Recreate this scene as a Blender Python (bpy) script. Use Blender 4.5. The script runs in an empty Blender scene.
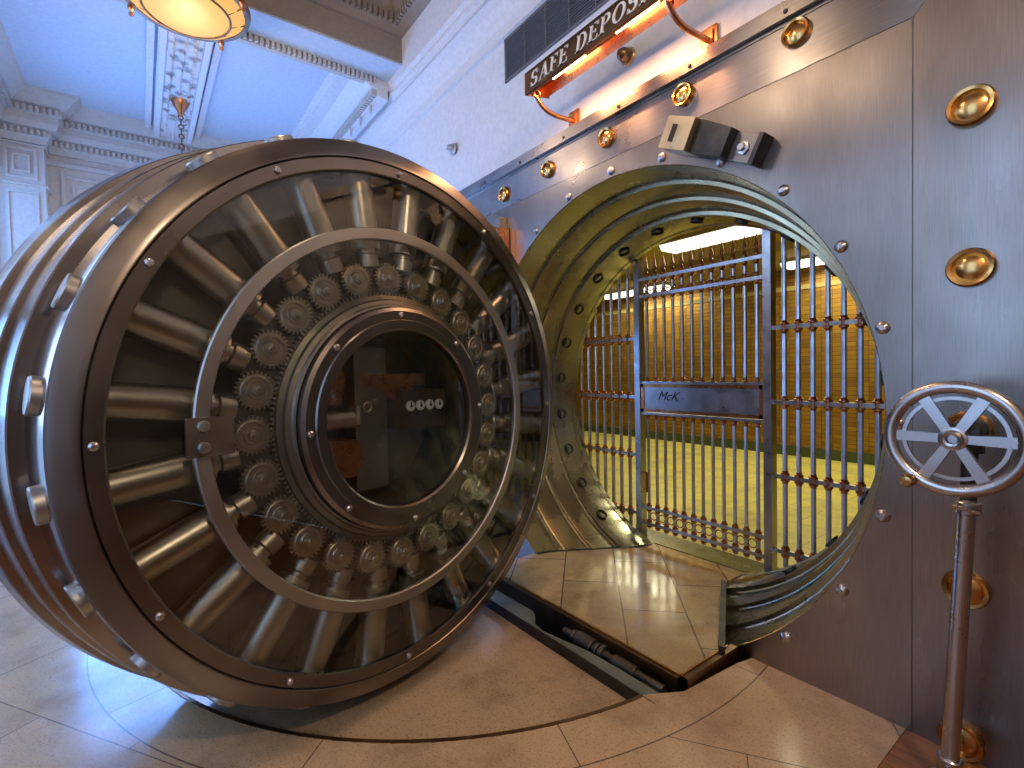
import bpy, bmesh, math, random, mathutils.geometry
from mathutils import Vector, Matrix
random.seed(7)
PI = math.pi
sc = bpy.context.scene
COL = sc.collection
R = math.radians

# ------------------------------------------------------------------ camera, sky, light, exposure
cam_d = bpy.data.cameras.new('camera'); cam = bpy.data.objects.new('camera', cam_d); COL.objects.link(cam)
cam_d.sensor_width = 36; cam_d.lens = 496.8 / 1024 * 36; cam_d.clip_start = .02
Fv = Vector((-.8013, .5977, -.0274)).normalized()
Rv = Vector((.598, .801, -.0206)); Rv = (Rv - Fv * Rv.dot(Fv)).normalized(); Uv = Rv.cross(Fv)
cam.matrix_world = Matrix(((Rv.x, Uv.x, -Fv.x, 0), (Rv.y, Uv.y, -Fv.y, -2.0), (Rv.z, Uv.z, -Fv.z, 1.218), (0, 0, 0, 1)))
sc.camera = cam
sc.view_settings.view_transform = 'Standard'; sc.view_settings.look = 'None'
sc.view_settings.gamma = 1; sc.view_settings.use_curve_mapping = False
sc.view_settings.exposure = 0.08
try:
    sc.cycles.use_denoising = True
    sc.cycles.max_bounces = 8; sc.cycles.glossy_bounces = 5; sc.cycles.transparent_max_bounces = 12
    sc.cycles.sample_clamp_indirect = 4; sc.cycles.caustics_reflective = False; sc.cycles.caustics_refractive = False
except Exception: pass
world = bpy.data.worlds.new('world'); sc.world = world; world.use_nodes = True
wb = world.node_tree.nodes['Background']; wb.inputs[0].default_value = (.40, .62, 1, 1); wb.inputs[1].default_value = 1.6

def light(name, kind, loc, energy, color, size=None, size_y=None, to=None):
    d = bpy.data.lights.new(name, kind); d.energy = energy; d.color = color
    o = bpy.data.objects.new(name, d); COL.objects.link(o); o.location = loc
    if kind == 'AREA':
        d.shape = 'RECTANGLE'; d.size = size; d.size_y = size_y or size
    elif size: d.shadow_soft_size = size
    if to is not None: o.rotation_euler = (Vector(to) - Vector(loc)).to_track_quat('-Z', 'Y').to_euler()
    return o
# daylight outside the tall windows of the side wall, and outside the end window
for wx, we, wc in ((-5.7, 85, (.16, .40, 1)), (-3.1, 42, (.56, .74, 1)), (-.6, 20, (.56, .74, 1))):
    light('daylight', 'AREA', (wx, -3.75, 2.3), we, wc, 1.6, 2.7, (wx + .6, 0, 1.0))
light('daylight', 'AREA', (-7.5, -1.85, 1.6), 240, (.11, .34, 1), 2.3, 2.9, (0, -1.6, 1.1))

# ------------------------------------------------------------------ materials
def mat(name): 
    m = bpy.data.materials.new(name); m.use_nodes = True
    return m, m.node_tree.nodes, m.node_tree.links, m.node_tree.nodes['Principled BSDF']
def nz(N, L, scale, stretch=(1, 1, 1), detail=4, coord='Object', rough=.55):
    tc = N.new('ShaderNodeTexCoord'); mp = N.new('ShaderNodeMapping'); mp.inputs['Scale'].default_value = stretch
    t = N.new('ShaderNodeTexNoise'); t.inputs['Scale'].default_value = scale; t.inputs['Detail'].default_value = detail
    t.inputs['Roughness'].default_value = rough
    L.new(tc.outputs[coord], mp.inputs[0]); L.new(mp.outputs[0], t.inputs['Vector']); return t
def ramp(N, L, src, stops):
    r = N.new('ShaderNodeValToRGB'); e = r.color_ramp.elements
    while len(e) < len(stops): e.new(.5)
    for k, (p, c) in enumerate(stops): e[k].position = p; e[k].color = (*c, 1)
    L.new(src, r.inputs[0]); return r
def rng(N, L, src, a, b, lo=.3, hi=.7):
    r = N.new('ShaderNodeMapRange'); r.inputs[1].default_value = lo; r.inputs[2].default_value = hi
    r.inputs[3].default_value = a; r.inputs[4].default_value = b; L.new(src, r.inputs[0]); return r
def metal(name, c1, c2, r1, r2, scale=4, stretch=(1, 1, 1), bump=.02, met=1.0, fine=120, fstretch=(1, 1, 1), coord='Object'):
    m, N, L, P = mat(name)
    n = nz(N, L, scale, stretch, coord=coord); L.new(ramp(N, L, n.outputs[0], [(.3, c1), (.7, c2)]).outputs[0], P.inputs['Base Color'])
    P.inputs['Metallic'].default_value = met
    n2 = nz(N, L, scale * 2.3, stretch, coord=coord); L.new(rng(N, L, n2.outputs[0], r1, r2).outputs[0], P.inputs['Roughness'])
    if fstretch != (1, 1, 1):      # fine brushing marks
        ns = nz(N, L, fine, fstretch, 3, coord=coord, rough=.7); base = P.inputs['Base Color'].links[0].from_socket
        rs = ramp(N, L, ns.outputs[0], [(.36, (.86, .86, .87)), (.62, (1.07, 1.06, 1.05))]); mxs = N.new('ShaderNodeMixRGB'); mxs.blend_type = 'MULTIPLY'; mxs.inputs[0].default_value = .8
        L.new(base, mxs.inputs[1]); L.new(rs.outputs[0], mxs.inputs[2]); L.new(mxs.outputs[0], P.inputs['Base Color'])
    if fstretch == (1, 1, 1): return m
    n3 = nz(N, L, fine, fstretch, 2, coord=coord); b = N.new('ShaderNodeBump'); b.inputs['Strength'].default_value = bump; b.inputs['Distance'].default_value = .0015
    L.new(n3.outputs[0], b.inputs['Height']); L.new(b.outputs[0], P.inputs['Normal'])
    return m
def flat(name, c, rough=.5, met=0.0, emit=None, es=1):
    m, N, L, P = mat(name); n = nz(N, L, 30, detail=2)
    L.new(ramp(N, L, n.outputs[0], [(.3, tuple(v * .88 for v in c)), (.7, c)]).outputs[0], P.inputs['Base Color'])
    P.inputs['Roughness'].default_value = rough; P.inputs['Metallic'].default_value = met
    if emit: P.inputs['Emission Color'].default_value = (*emit, 1); P.inputs['Emission Strength'].default_value = es
    return m
M = {}
M['brushed'] = metal('brushed steel', (.19, .172, .165), (.38, .345, .325), .24, .38, 1.6, (1, 1, .45), .15, fine=60, fstretch=(6, 6, .14))
def aniso(m, vec, amt):
    N, L_ = m.node_tree.nodes, m.node_tree.links; P = N['Principled BSDF']
    c = N.new('ShaderNodeCombineXYZ'); [setattr(c.inputs[i], 'default_value', vec[i]) for i in range(3)]
    L_.new(c.outputs[0], P.inputs['Tangent']); P.inputs['Anisotropic'].default_value = amt
M['brushed_h'] = metal('lengthwise brushed steel', (.26, .235, .22), (.42, .385, .36), .24, .36, 1.6, (1, 1, .8), .1, fine=60, fstretch=(.12, 3, 3))
aniso(M['brushed'], (1, 0, 0), .55); aniso(M['brushed_h'], (0, 0, 1), .6)
M['bore'] = metal('bored steel', (.34, .325, .22), (.48, .46, .33), .20, .34, 2.2, bump=.03, fine=90)
M['door'] = metal('dark door steel', (.145, .13, .123), (.22, .20, .19), .26, .38, 2.5, bump=.02, fine=140)
M['doorside'] = metal('polished door side steel', (.29, .275, .28), (.42, .405, .41), .14, .26, 2.5, bump=.01, fine=140)
M['rod'] = metal('turned steel', (.42, .39, .34), (.60, .56, .50), .30, .42, 3, bump=.03, fine=120)
M['plate'] = metal('dull steel plate', (.15, .14, .125), (.24, .225, .205), .34, .55, 6, bump=.05, fine=80)
M['ringm'] = metal('grey satin steel', (.36, .35, .34), (.46, .45, .44), .34, .48, 3, bump=.03, fine=120)
M['gear'] = metal('gear steel', (.42, .38, .33), (.60, .55, .48), .36, .5, 20, bump=.05)
M['black'] = flat('black recess', (.012, .011, .010), .7)
M['brass'] = metal('polished brass', (.52, .28, .09), (.70, .41, .15), .16, .28, 14, bump=.05, fine=60)
M['copper'] = metal('copper', (.52, .22, .10), (.70, .32, .15), .24, .38, 12, bump=.04)
M['dkcopper'] = metal('tarnished copper', (.30, .11, .05), (.46, .19, .09), .3, .45, 12, bump=.04)
M['bronze'] = metal('dark bronze', (.15, .09, .05), (.24, .15, .085), .3, .5, 8, bump=.04)
M['pale_bronze'] = metal('pale bronze', (.62, .45, .24), (.78, .60, .36), .3, .42, 10, bump=.04)
M['iron'] = metal('dark iron', (.05, .05, .05), (.10, .095, .09), .4, .6, 10, bump=.08)
M['teal'] = metal('worn painted steel', (.16, .21, .20), (.30, .34, .31), .35, .6, 8, bump=.1, met=.6)
M['barsteel'] = metal('bar steel', (.42, .43, .46), (.60, .60, .64), .26, .4, 10, bump=.02)
M['wheelm'] = metal('wheel steel', (.42, .41, .42), (.56, .55, .56), .24, .34, 6, bump=.02)
M['plaster'] = flat('white plaster', (.74, .72, .72), .6)
M['stone'] = flat('pale stone moulding', (.56, .55, .53), .6)
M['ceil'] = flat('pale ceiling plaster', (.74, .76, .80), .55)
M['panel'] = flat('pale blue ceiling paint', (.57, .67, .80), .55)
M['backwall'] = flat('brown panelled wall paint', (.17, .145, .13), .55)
M['beam'] = flat('shade-darkened beam plaster', (.34, .29, .25), .6)  # shade of the side turned from the windows is put into this colour
M['letter'] = flat('cream enamel letters', (.80, .74, .62), .5)
M['dial'] = flat('white dial', (.85, .85, .80), .4)
M['amber'] = flat('amber glass', (.08, .04, .012), .7, emit=(1, .52, .13), es=.92)
M['bulb'] = flat('glowing lamp tube', (1, .8, .6), .3, emit=(1, .62, .32), es=14)
M['tube'] = flat('fluorescent diffuser', (1, 1, .95), .4, emit=(1, .98, .80), es=2.3)
M['vaultceil'] = flat('vault ceiling paint', (.42, .32, .10), .6)
M['vaultwall'] = flat('vault wall paint', (.40, .32, .10), .6)
M['green'] = flat('dark green band', (.05, .07, .03), .4)
M['grille'] = flat('dark grille recess', (.06, .06, .065), .6)
M['grslat'] = flat('grey grille slat', (.20, .20, .21), .5, .4)

def mk_glass(name, tint, ior):
    m, N, L, P = mat(name); out = N['Material Output']
    tr = N.new('ShaderNodeBsdfTransparent'); tr.inputs[0].default_value = (*tint, 1)
    gl = N.new('ShaderNodeBsdfGlossy'); gl.inputs['Roughness'].default_value = .0
    fr = N.new('ShaderNodeFresnel'); fr.inputs[0].default_value = ior
    ge = N.new('ShaderNodeNewGeometry'); iv = N.new('ShaderNodeMath'); iv.operation = 'SUBTRACT'; iv.inputs[0].default_value = 1; L.new(ge.outputs['Backfacing'], iv.inputs[1])
    mu = N.new('ShaderNodeMath'); mu.operation = 'MULTIPLY'; L.new(fr.outputs[0], mu.inputs[0]); L.new(iv.outputs[0], mu.inputs[1])   # reflect once per pane, on the outer face
    mx = N.new('ShaderNodeMixShader'); L.new(mu.outputs[0], mx.inputs[0]); L.new(tr.outputs[0], mx.inputs[1]); L.new(gl.outputs[0], mx.inputs[2])
    L.new(mx.outputs[0], out.inputs['Surface']); N.remove(P); return m
M['glass'] = mk_glass('plate glass', (.87, .885, .87), 1.95)
M['winglass'] = mk_glass('window glass', (.95, .97, 1), 1.35)

def mk_marble(name, c1, c2, rot, bw, bh, mortar, seed, off=(0, 0, 0), rough=(.10, .24), tilevar=.25, ring=None):
    m, N, L, P = mat(name)
    def math_(op, a, b=None, c=None):
        n = N.new('ShaderNodeMath'); n.operation = op
        for i, v in enumerate((a, b, c)):
            if v is None: continue
            if isinstance(v, (int, float)): n.inputs[i].default_value = v
            else: L.new(v, n.inputs[i])
        return n.outputs[0]
    tc = N.new('ShaderNodeTexCoord'); mp = N.new('ShaderNodeMapping'); mp.inputs['Rotation'].default_value = (0, 0, R(rot)); mp.inputs['Location'].default_value = off
    L.new(tc.outputs['Object'], mp.inputs[0])
    br = N.new('ShaderNodeTexBrick'); br.inputs['Scale'].default_value = 1; br.inputs['Brick Width'].default_value = bw; br.inputs['Row Height'].default_value = bh
    br.inputs['Mortar Size'].default_value = mortar; br.inputs['Mortar Smooth'].default_value = .1
    br.inputs['Color1'].default_value = (*[v * (1 - tilevar) for v in c1], 1); br.inputs['Color2'].default_value = (*[v * (1 + tilevar) for v in c1], 1)
    br.inputs['Mortar'].default_value = (.16, .11, .07, 1)
    L.new(mp.outputs[0], br.inputs['Vector']); base = br.outputs[0]
    if ring:      # a curved course of slabs with radial joints round the point (cx, cy)
        cx, cy, r1, step = ring
        sp_ = N.new('ShaderNodeSeparateXYZ'); L.new(tc.outputs['Object'], sp_.inputs[0])
        dx = math_('SUBTRACT', sp_.outputs[0], cx); dy = math_('SUBTRACT', sp_.outputs[1], cy)
        rr = math_('SQRT', math_('ADD', math_('MULTIPLY', dx, dx), math_('MULTIPLY', dy, dy)))
        inside = math_('LESS_THAN', rr, r1)
        circ = math_('COMPARE', rr, r1, .0028)
        an = math_('DIVIDE', math_('ARCTAN2', dy, dx), R(step)); fr = math_('FRACT', math_('ADD', an, 40.28))
        rad = math_('MULTIPLY', math_('COMPARE', fr, .5, .0022 / R(step) / 1.85), inside)
        m1 = N.new('ShaderNodeMixRGB'); L.new(inside, m1.inputs[0]); L.new(base, m1.inputs[1]); m1.inputs[2].default_value = (*[v * 1.0 for v in c1], 1)
        m2 = N.new('ShaderNodeMixRGB'); L.new(math_('MAXIMUM', circ, rad), m2.inputs[0]); L.new(m1.outputs[0], m2.inputs[1]); m2.inputs[2].default_value = (.17, .11, .07, 1)
        base = m2.outputs[0]
    n = nz(N, L, 2.6 + seed, detail=8, rough=.65); r = ramp(N, L, n.outputs[0], [(.32, tuple(v * .62 for v in c2)), (.5, (1, 1, 1)), (.72, tuple(min(1.3, v * 1.35) for v in c2))])
    mx = N.new('ShaderNodeMixRGB'); mx.blend_type = 'MULTIPLY'; mx.inputs[0].default_value = .75
    L.new(base, mx.inputs[1]); L.new(r.outputs[0], mx.inputs[2])
    sp = nz(N, L, 120, detail=4, rough=.7); r2 = ramp(N, L, sp.outputs[0], [(.34, (.35, .28, .22)), (.45, (1, 1, 1)), (.62, (1.1, 1.08, 1.05))])
    mx2 = N.new('ShaderNodeMixRGB'); mx2.blend_type = 'MULTIPLY'; mx2.inputs[0].default_value = .65
    L.new(mx.outputs[0], mx2.inputs[1]); L.new(r2.outputs[0], mx2.inputs[2]); L.new(mx2.outputs[0], P.inputs['Base Color'])
    n2 = nz(N, L, 7, detail=6); L.new(rng(N, L, n2.outputs[0], *rough).outputs[0], P.inputs['Roughness'])
    b = N.new('ShaderNodeBump'); b.inputs['Strength'].default_value = .12; b.inputs['Distance'].default_value = .004
    L.new(n2.outputs[0], b.inputs['Height']); L.new(b.outputs[0], P.inputs['Normal'])
    P.inputs['Specular IOR Level'].default_value = .8
    return m
M['floor'] = mk_marble('pinkish brown marble', (.56, .395, .235), (.9, .85, .78), -33, .95, .62, .0022, 0, tilevar=.05, ring=(-2.906, -.286, 1.943, 26))
M['sector'] = mk_marble('speckled brown marble', (.50, .36, .22), (.85, .8, .75), 10, 3.1, 3.1, .003, 1.1, tilevar=.04)
M['bridge'] = mk_marble('patched brown marble', (.50, .39, .20), (.9, .88, .75), 45, .62, .30, .004, 2.1, (.02, .06, 0), tilevar=.16)
M['vfloor'] = mk_marble('yellow vault floor', (.70, .60, .15), (1, 1, .9), 0, .5, .5, .002, .5, rough=(.3, .5), tilevar=.05)
M['sill'] = mk_marble('green speckled marble', (.16, .17, .06), (.8, 1.1, .6), 0, 3, 3, .001, 9, rough=(.2, .35))
def mk_wood():
    m, N, L, P = mat('orange wood strip'); n = nz(N, L, 5, (1, 14, 1), 6)
    L.new(ramp(N, L, n.outputs[0], [(.3, (.16, .06, .02)), (.7, (.34, .15, .05))]).outputs[0], P.inputs['Base Color']); P.inputs['Roughness'].default_value = .3
    return m
M['wood'] = mk_wood()
def mk_boxes():
    m, N, L, P = mat('brass deposit box fronts')
    tc = N.new('ShaderNodeTexCoord'); mp = N.new('ShaderNodeMapping'); mp.inputs['Rotation'].default_value = (R(90), 0, 0)
    L.new(tc.outputs['Object'], mp.inputs[0])
    br = N.new('ShaderNodeTexBrick'); br.offset = 0; br.inputs['Scale'].default_value = 1; br.inputs['Brick Width'].default_value = .13; br.inputs['Row Height'].default_value = .055
    br.inputs['Mortar Size'].default_value = .003; br.inputs['Color1'].default_value = (.26, .13, .02, 1); br.inputs['Color2'].default_value = (.40, .22, .035, 1); br.inputs['Mortar'].default_value = (.05, .03, .01, 1)
    L.new(mp.outputs[0], br.inputs['Vector']); L.new(br.outputs[0], P.inputs['Base Color'])
    P.inputs['Metallic'].default_value = .55; P.inputs['Roughness'].default_value = .42
    b = N.new('ShaderNodeBump'); b.inputs['Strength'].default_value = .4; b.inputs['Distance'].default_value = .01; L.new(br.outputs['Fac'], b.inputs['Height']); b.invert = True
    L.new(b.outputs[0], P.inputs['Normal']); return m
M['boxes'] = mk_boxes()
def mk_relief():
    m, N, L, P = mat('carved plaster relief')
    P.inputs['Base Color'].default_value = (.66, .66, .68, 1); P.inputs['Roughness'].default_value = .6
    tc = N.new('ShaderNodeTexCoord'); v = N.new('ShaderNodeTexVoronoi'); v.inputs['Scale'].default_value = 11; L.new(tc.outputs['Object'], v.inputs['Vector'])
    L.new(ramp(N, L, v.outputs[0], [(.25, (.30, .29, .28)), (.5, (.72, .72, .74))]).outputs[0], P.inputs['Base Color'])
    b = N.new('ShaderNodeBump'); b.inputs['Strength'].default_value = .8; b.inputs['Distance'].default_value = .03; L.new(v.outputs[0], b.inputs['Height']); L.new(b.outputs[0], P.inputs['Normal'])
    return m
M['relief'] = mk_relief()

# ------------------------------------------------------------------ mesh helpers
def smooth_by_angle(me, ang=24):
    me.set_sharp_from_angle(angle=R(ang))
def obj(name, bm, m, parent=None, smooth=True, **tags):
    bmesh.ops.recalc_face_normals(bm, faces=bm.faces)
    me = bpy.data.meshes.new(name); bm.to_mesh(me); bm.free()
    if smooth:
        for p in me.polygons: p.use_smooth = True
        smooth_by_angle(me)
    o = bpy.data.objects.new(name, me); COL.objects.link(o)
    if m is not None: me.materials.append(M[m] if isinstance(m, str) else m)
    if parent: o.parent = parent
    for k, v in tags.items(): o[k] = v
    return o
def thing(name, label, cat, loc=(0, 0, 0), rz=0, group=None):
    o = bpy.data.objects.new(name, None); COL.objects.link(o); o.location = loc; o.rotation_euler = (0, 0, rz)
    o.empty_display_size = .1; o['label'] = label; o['category'] = cat
    if group: o['group'] = group
    return o
def bm_(): return bmesh.new()
def box(bm, lo, hi, mtx=None):
    x0, y0, z0 = lo; x1, y1, z1 = hi
    vs = [bm.verts.new(p) for p in ((x0, y0, z0), (x1, y0, z0), (x1, y1, z0), (x0, y1, z0), (x0, y0, z1), (x1, y0, z1), (x1, y1, z1), (x0, y1, z1))]
    for f in ((0, 3, 2, 1), (4, 5, 6, 7), (0, 1, 5, 4), (1, 2, 6, 5), (2, 3, 7, 6), (3, 0, 4, 7)): bm.faces.new([vs[i] for i in f])
    if mtx is not None: bmesh.ops.transform(bm, matrix=mtx, verts=vs)
    return vs
def frame(axis):
    a = Vector(axis).normalized(); h = Vector((0, 0, 1)) if abs(a.z) < .9 else Vector((1, 0, 0))
    u = a.cross(h).normalized(); v = a.cross(u); return a, u, v
def lathe(bm, prof, org=(0, 0, 0), axis=(0, 1, 0), seg=96, close=False, cap=False, arc=None):
    """prof: list of (radius, distance along axis)"""
    a, u, v = frame(axis); o = Vector(org); rings = []
    n = seg
    for r, d in prof:
        if r < 1e-6: rings.append([bm.verts.new(o + a * d)])
        else: rings.append([bm.verts.new(o + a * d + (u * math.cos(2 * PI * k / n) + v * math.sin(2 * PI * k / n)) * r) for k in range(n)])
    prs = list(zip(rings, rings[1:]))
    if close: prs.append((rings[-1], rings[0]))
    for A, B in prs:
        for k in range(n):
            k2 = (k + 1) % n
            if len(A) == 1 and len(B) == 1: continue
            if len(A) == 1: bm.faces.new((A[0], B[k], B[k2]))
            elif len(B) == 1: bm.faces.new((A[k], B[0], A[k2]))
            else: bm.faces.new((A[k], B[k], B[k2], A[k2]))
    if cap:
        for g in (rings[0], rings[-1]):
            if len(g) > 2: bm.faces.new(g)
def cyl(bm, p, q, r, r2=None, seg=16, bev=0):
    p = Vector(p); q = Vector(q); d = (q - p).length; r2 = r if r2 is None else r2
    if bev: lathe(bm, [(0, 0), (r - bev, 0), (r, bev), (r2, d - bev), (r2 - bev, d), (0, d)], p, q - p, seg)
    else: lathe(bm, [(0, 0), (r, 0), (r2, d), (0, d)], p, q - p, seg)
def torus(bm, org, axis, R0, r0, seg=64, s2=14, sx=1.0):
    prof = [(R0 + r0 * math.cos(2 * PI * k / s2), r0 * sx * math.sin(2 * PI * k / s2)) for k in range(s2)]
    lathe(bm, prof, org, axis, seg, close=True)
def prism(bm, pts, h0, h1, mp):
    """extrude a 2-D outline; mp(u, v, h) -> 3-D point"""
    A = [bm.verts.new(mp(u, v, h0)) for u, v in pts]; B = [bm.verts.new(mp(u, v, h1)) for u, v in pts]
    n = len(pts); bm.faces.new(A); bm.faces.new(B[::-1])
    for k in range(n): bm.faces.new((A[k], A[(k + 1) % n], B[(k + 1) % n], B[k]))
XZ = lambda u, v, h: Vector((u, h, v))
XY = lambda u, v, h: Vector((u, v, h))
YZ = lambda u, v, h: Vector((h, u, v))
def tube(bm, pts, r, seg=12):
    pts = [Vector(p) for p in pts]; rings = []
    for i, p in enumerate(pts):
        t = (pts[min(i + 1, len(pts) - 1)] - pts[max(i - 1, 0)])
        a, u, v = frame(t)
        rr = r[i] if isinstance(r, (list, tuple)) else r
        rings.append([bm.verts.new(p + (u * math.cos(2 * PI * k / seg) + v * math.sin(2 * PI * k / seg)) * rr) for k in range(seg)])
    for A, B in zip(rings, rings[1:]):
        best = min(range(seg), key=lambda s: (A[0].co - B[s].co).length); B[:] = B[best:] + B[:best]
        for k in range(seg): bm.faces.new((A[k], B[k], B[(k + 1) % seg], A[(k + 1) % seg]))
    bm.faces.new(rings[0]); bm.faces.new(rings[-1])
def bez(p0, p1, p2, p3, n=14):
    P = [Vector(p) for p in (p0, p1, p2, p3)]
    return [P[0] * (1 - t) ** 3 + P[1] * 3 * t * (1 - t) ** 2 + P[2] * 3 * t * t * (1 - t) + P[3] * t ** 3 for t in (k / n for k in range(n + 1))]
def copy_part(src, parent, mtx=None):
    c = src.copy(); COL.objects.link(c); c.parent = parent
    if mtx is not None: c.matrix_local = mtx
    return c

# ================================================================== SETTING
WY = .08           # plane of the plastered wall above the steel front
XE, XB = -6.78, 2.2   # end wall, back wall
YL = -3.05         # window wall
CH = 3.9           # low coffer ceiling
ARC_C, ARC_R = (-2.906, -.286), 1.743
TY = -.545         # near edge of the trench
# lowered floor sector outline
a0 = math.atan2(TY - ARC_C[1], math.sqrt(ARC_R ** 2 - (TY - ARC_C[1]) ** 2))
a1 = R(-112)
arc = [(ARC_C[0] + ARC_R * math.cos(a0 + (a1 - a0) * k / 48), ARC_C[1] + ARC_R * math.sin(a0 + (a1 - a0) * k / 48)) for k in range(49)]
XS = arc[-1][0]
SD = -.052
def slab(name, pts, top, th, m, **t):
    bm = bm_(); prism(bm, pts, top - th, top, XY); bmesh.ops.triangulate(bm, faces=[f for f in bm.faces if len(f.verts) > 4])
    return obj(name, bm, m, smooth=False, **t)
TXR = arc[0][0]
# outer floor: one slab with the sector and the trench cut away (outline runs round them)
pf = [(XE, YL), (XB, YL), (XB, -.0), (-.53, 0)] 
slab('floor', [(XE - .3, YL - .3), (XB, YL - .3), (XB, -2.04), (arc[-1][0], arc[-1][1])] if 0 else
     [(XE - .3, YL - .3), (-.53, YL - .3), (-.53, 0), (-1.05, 0), (-1.068, -.08), (-1.098, -.405), (TXR, TY)] + arc[1:] + [(XS, WY + .1), (XE - .3, WY + .1)], 0, .4, 'floor', kind='structure')
slab('floor', [(-.53, YL - .3), (XB + .2, YL - .3), (XB + .2, WY), (-.53, WY)], -.004, .3, 'wood', kind='structure')
# (a shallow pit is left in it where the open door's rear steps hang below floor level)
def dpt(u, v): return (-1.822 - .224 * u - .974 * v, -1.183 + .974 * u - .224 * v)
pit = [dpt(*p) for p in ((.16, .362), (.28, .49), (.37, .52), (.44, .70), (-.44, .70), (-.37, .52), (-.28, .49), (-.16, .362))]
outer = [(TXR, TY)] + arc[1:] + [(XS, 0), (-2.47, 0), (-2.47, TY)]
bm = bm_(); loops = [[Vector((*p, 0)) for p in outer], [Vector((*p, 0)) for p in pit]]; flat_ = loops[0] + loops[1]
vt = [bm.verts.new((p.x, p.y, SD)) for p in flat_]; vb = [bm.verts.new((p.x, p.y, SD - .08)) for p in flat_]
for t_ in mathutils.geometry.tessellate_polygon(loops):
    try: bm.faces.new([vt[i] for i in t_]); bm.faces.new([vb[i] for i in t_][::-1])
    except ValueError: pass
n0 = len(outer)
for a_, n_ in ((0, n0), (n0, len(pit))):
    for k in range(n_): i, j = a_ + k, a_ + (k + 1) % n_; bm.faces.new((vt[i], vt[j], vb[j], vb[i]))
obj('floor', bm, 'sector', smooth=False, kind='structure')
slab('floor', [dpt(.6, .1), dpt(.6, .8), dpt(-.6, .8), dpt(-.6, .1)], -.19, .05, 'sector', kind='structure')
# thin brass rim along the edge of the curved step
bm = bm_()
for k in range(48):
    p, q_ = arc[k], arc[k + 1]
    def off(pt, d):
        v = Vector((pt[0] - ARC_C[0], pt[1] - ARC_C[1])).normalized(); return (pt[0] + v.x * d, pt[1] + v.y * d)
    prism(bm, [off(p, -.004), off(q_, -.004), off(q_, .012), off(p, .010)], -.055, .002, XY)
obj('trim_1', bm, 'bronze', kind='structure', smooth=False)

# walls
def wall_holes(name, axis, pos, u0, u1, z0, z1, holes, m, th=.25, side=-1, **t):
    """a wall with rectangular openings; axis 'y': plane y=pos, u = x"""
    us = sorted({u0, u1, *[h[0] for h in holes], *[h[1] for h in holes]}); zs = sorted({z0, z1, *[h[2] for h in holes], *[h[3] for h in holes]})
    bm = bm_()
    for a, b in zip(us, us[1:]):
        for c, d in zip(zs, zs[1:]):
            mu, mz = (a + b) / 2, (c + d) / 2
            if any(h[0] < mu < h[1] and h[2] < mz < h[3] for h in holes): continue
            lo, hi = sorted((pos, pos + side * th))
            if axis == 'y': box(bm, (a, lo, c), (b, hi, d))
            else: box(bm, (lo, a, c), (hi, b, d))
    return obj(name, bm, m, smooth=False, kind='structure', **t)
WIN = [(-6.5, -4.9, .5, 3.16), (-3.9, -2.3, .5, 3.16), (-1.4, .2, .7, 3.16)]
wall_holes('wall_left', 'y', YL, XE - .2, XB + .2, 0, 4.7, WIN, 'plaster')
EW = (-2.66, -.6, .05, 2.72)
wall_holes('wall_end', 'x', XE, YL - .2, WY + .3, 0, 4.7, [EW], 'stone')
bm = bm_(); box(bm, (XB, YL - .2, 0), (XB + .2, WY + .2, 4.7)); obj('wall_back', bm, 'backwall', smooth=False, kind='structure')
bm = bm_(); box(bm, (XE, WY, 2.50), (XB, WY + .25, 4.7)); box(bm, (XE, WY, 0), (-3.55, WY + .25, 2.5)); obj('wall_right', bm, 'plaster', smooth=False, kind='structure')
bm = bm_(); box(bm, (-.10, WY, 0), (XB, WY + .25, 2.5)); obj('wall_right', bm, 'backwall', smooth=False, kind='structure')
for i, (a, b, c, d) in enumerate(WIN):
    w = bpy.data.objects.new('window_%d' % (i + 1), None); COL.objects.link(w); w['kind'] = 'structure'; w.location = ((a + b) / 2, YL - .12, c)
    hw, hh = (b - a) / 2, d - c
    bm = bm_()
    for s in (-1, 1): box(bm, (s * hw - .045, -.04, 0), (s * hw + .045, .04, hh))
    for z in (0, hh * .5, hh): box(bm, (-hw, -.04, z - .04), (hw, .04, z + .04))
    box(bm, (-.025, -.03, 0), (.025, .03, hh)); obj('window_frame', bm, 'stone', w, smooth=False)
    bm = bm_(); box(bm, (-hw, -.004, 0), (hw, .004, hh)); obj('window_pane', bm, 'winglass', w, smooth=False)
w = bpy.data.objects.new('window_4', None); COL.objects.link(w); w['kind'] = 'structure'; w.location = (XE - .1, (EW[0] + EW[1]) / 2, EW[2])
hw, hh = (EW[1] - EW[0]) / 2, EW[3] - EW[2]; bm = bm_()
for s in (-1, 1): box(bm, (-.04, s * hw - .05, 0), (.04, s * hw + .05, hh))
for z in (0, hh * .75, hh): box(bm, (-.04, -hw, z - .04), (.04, hw, z + .04))
box(bm, (-.03, -.03, 0), (.03, .03, hh)); obj('window_frame', bm, 'stone', w, smooth=False)
bm = bm_(); box(bm, (-.004, -hw, 0), (.004, hw, hh)); obj('window_pane', bm, 'winglass', w, smooth=False)

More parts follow.
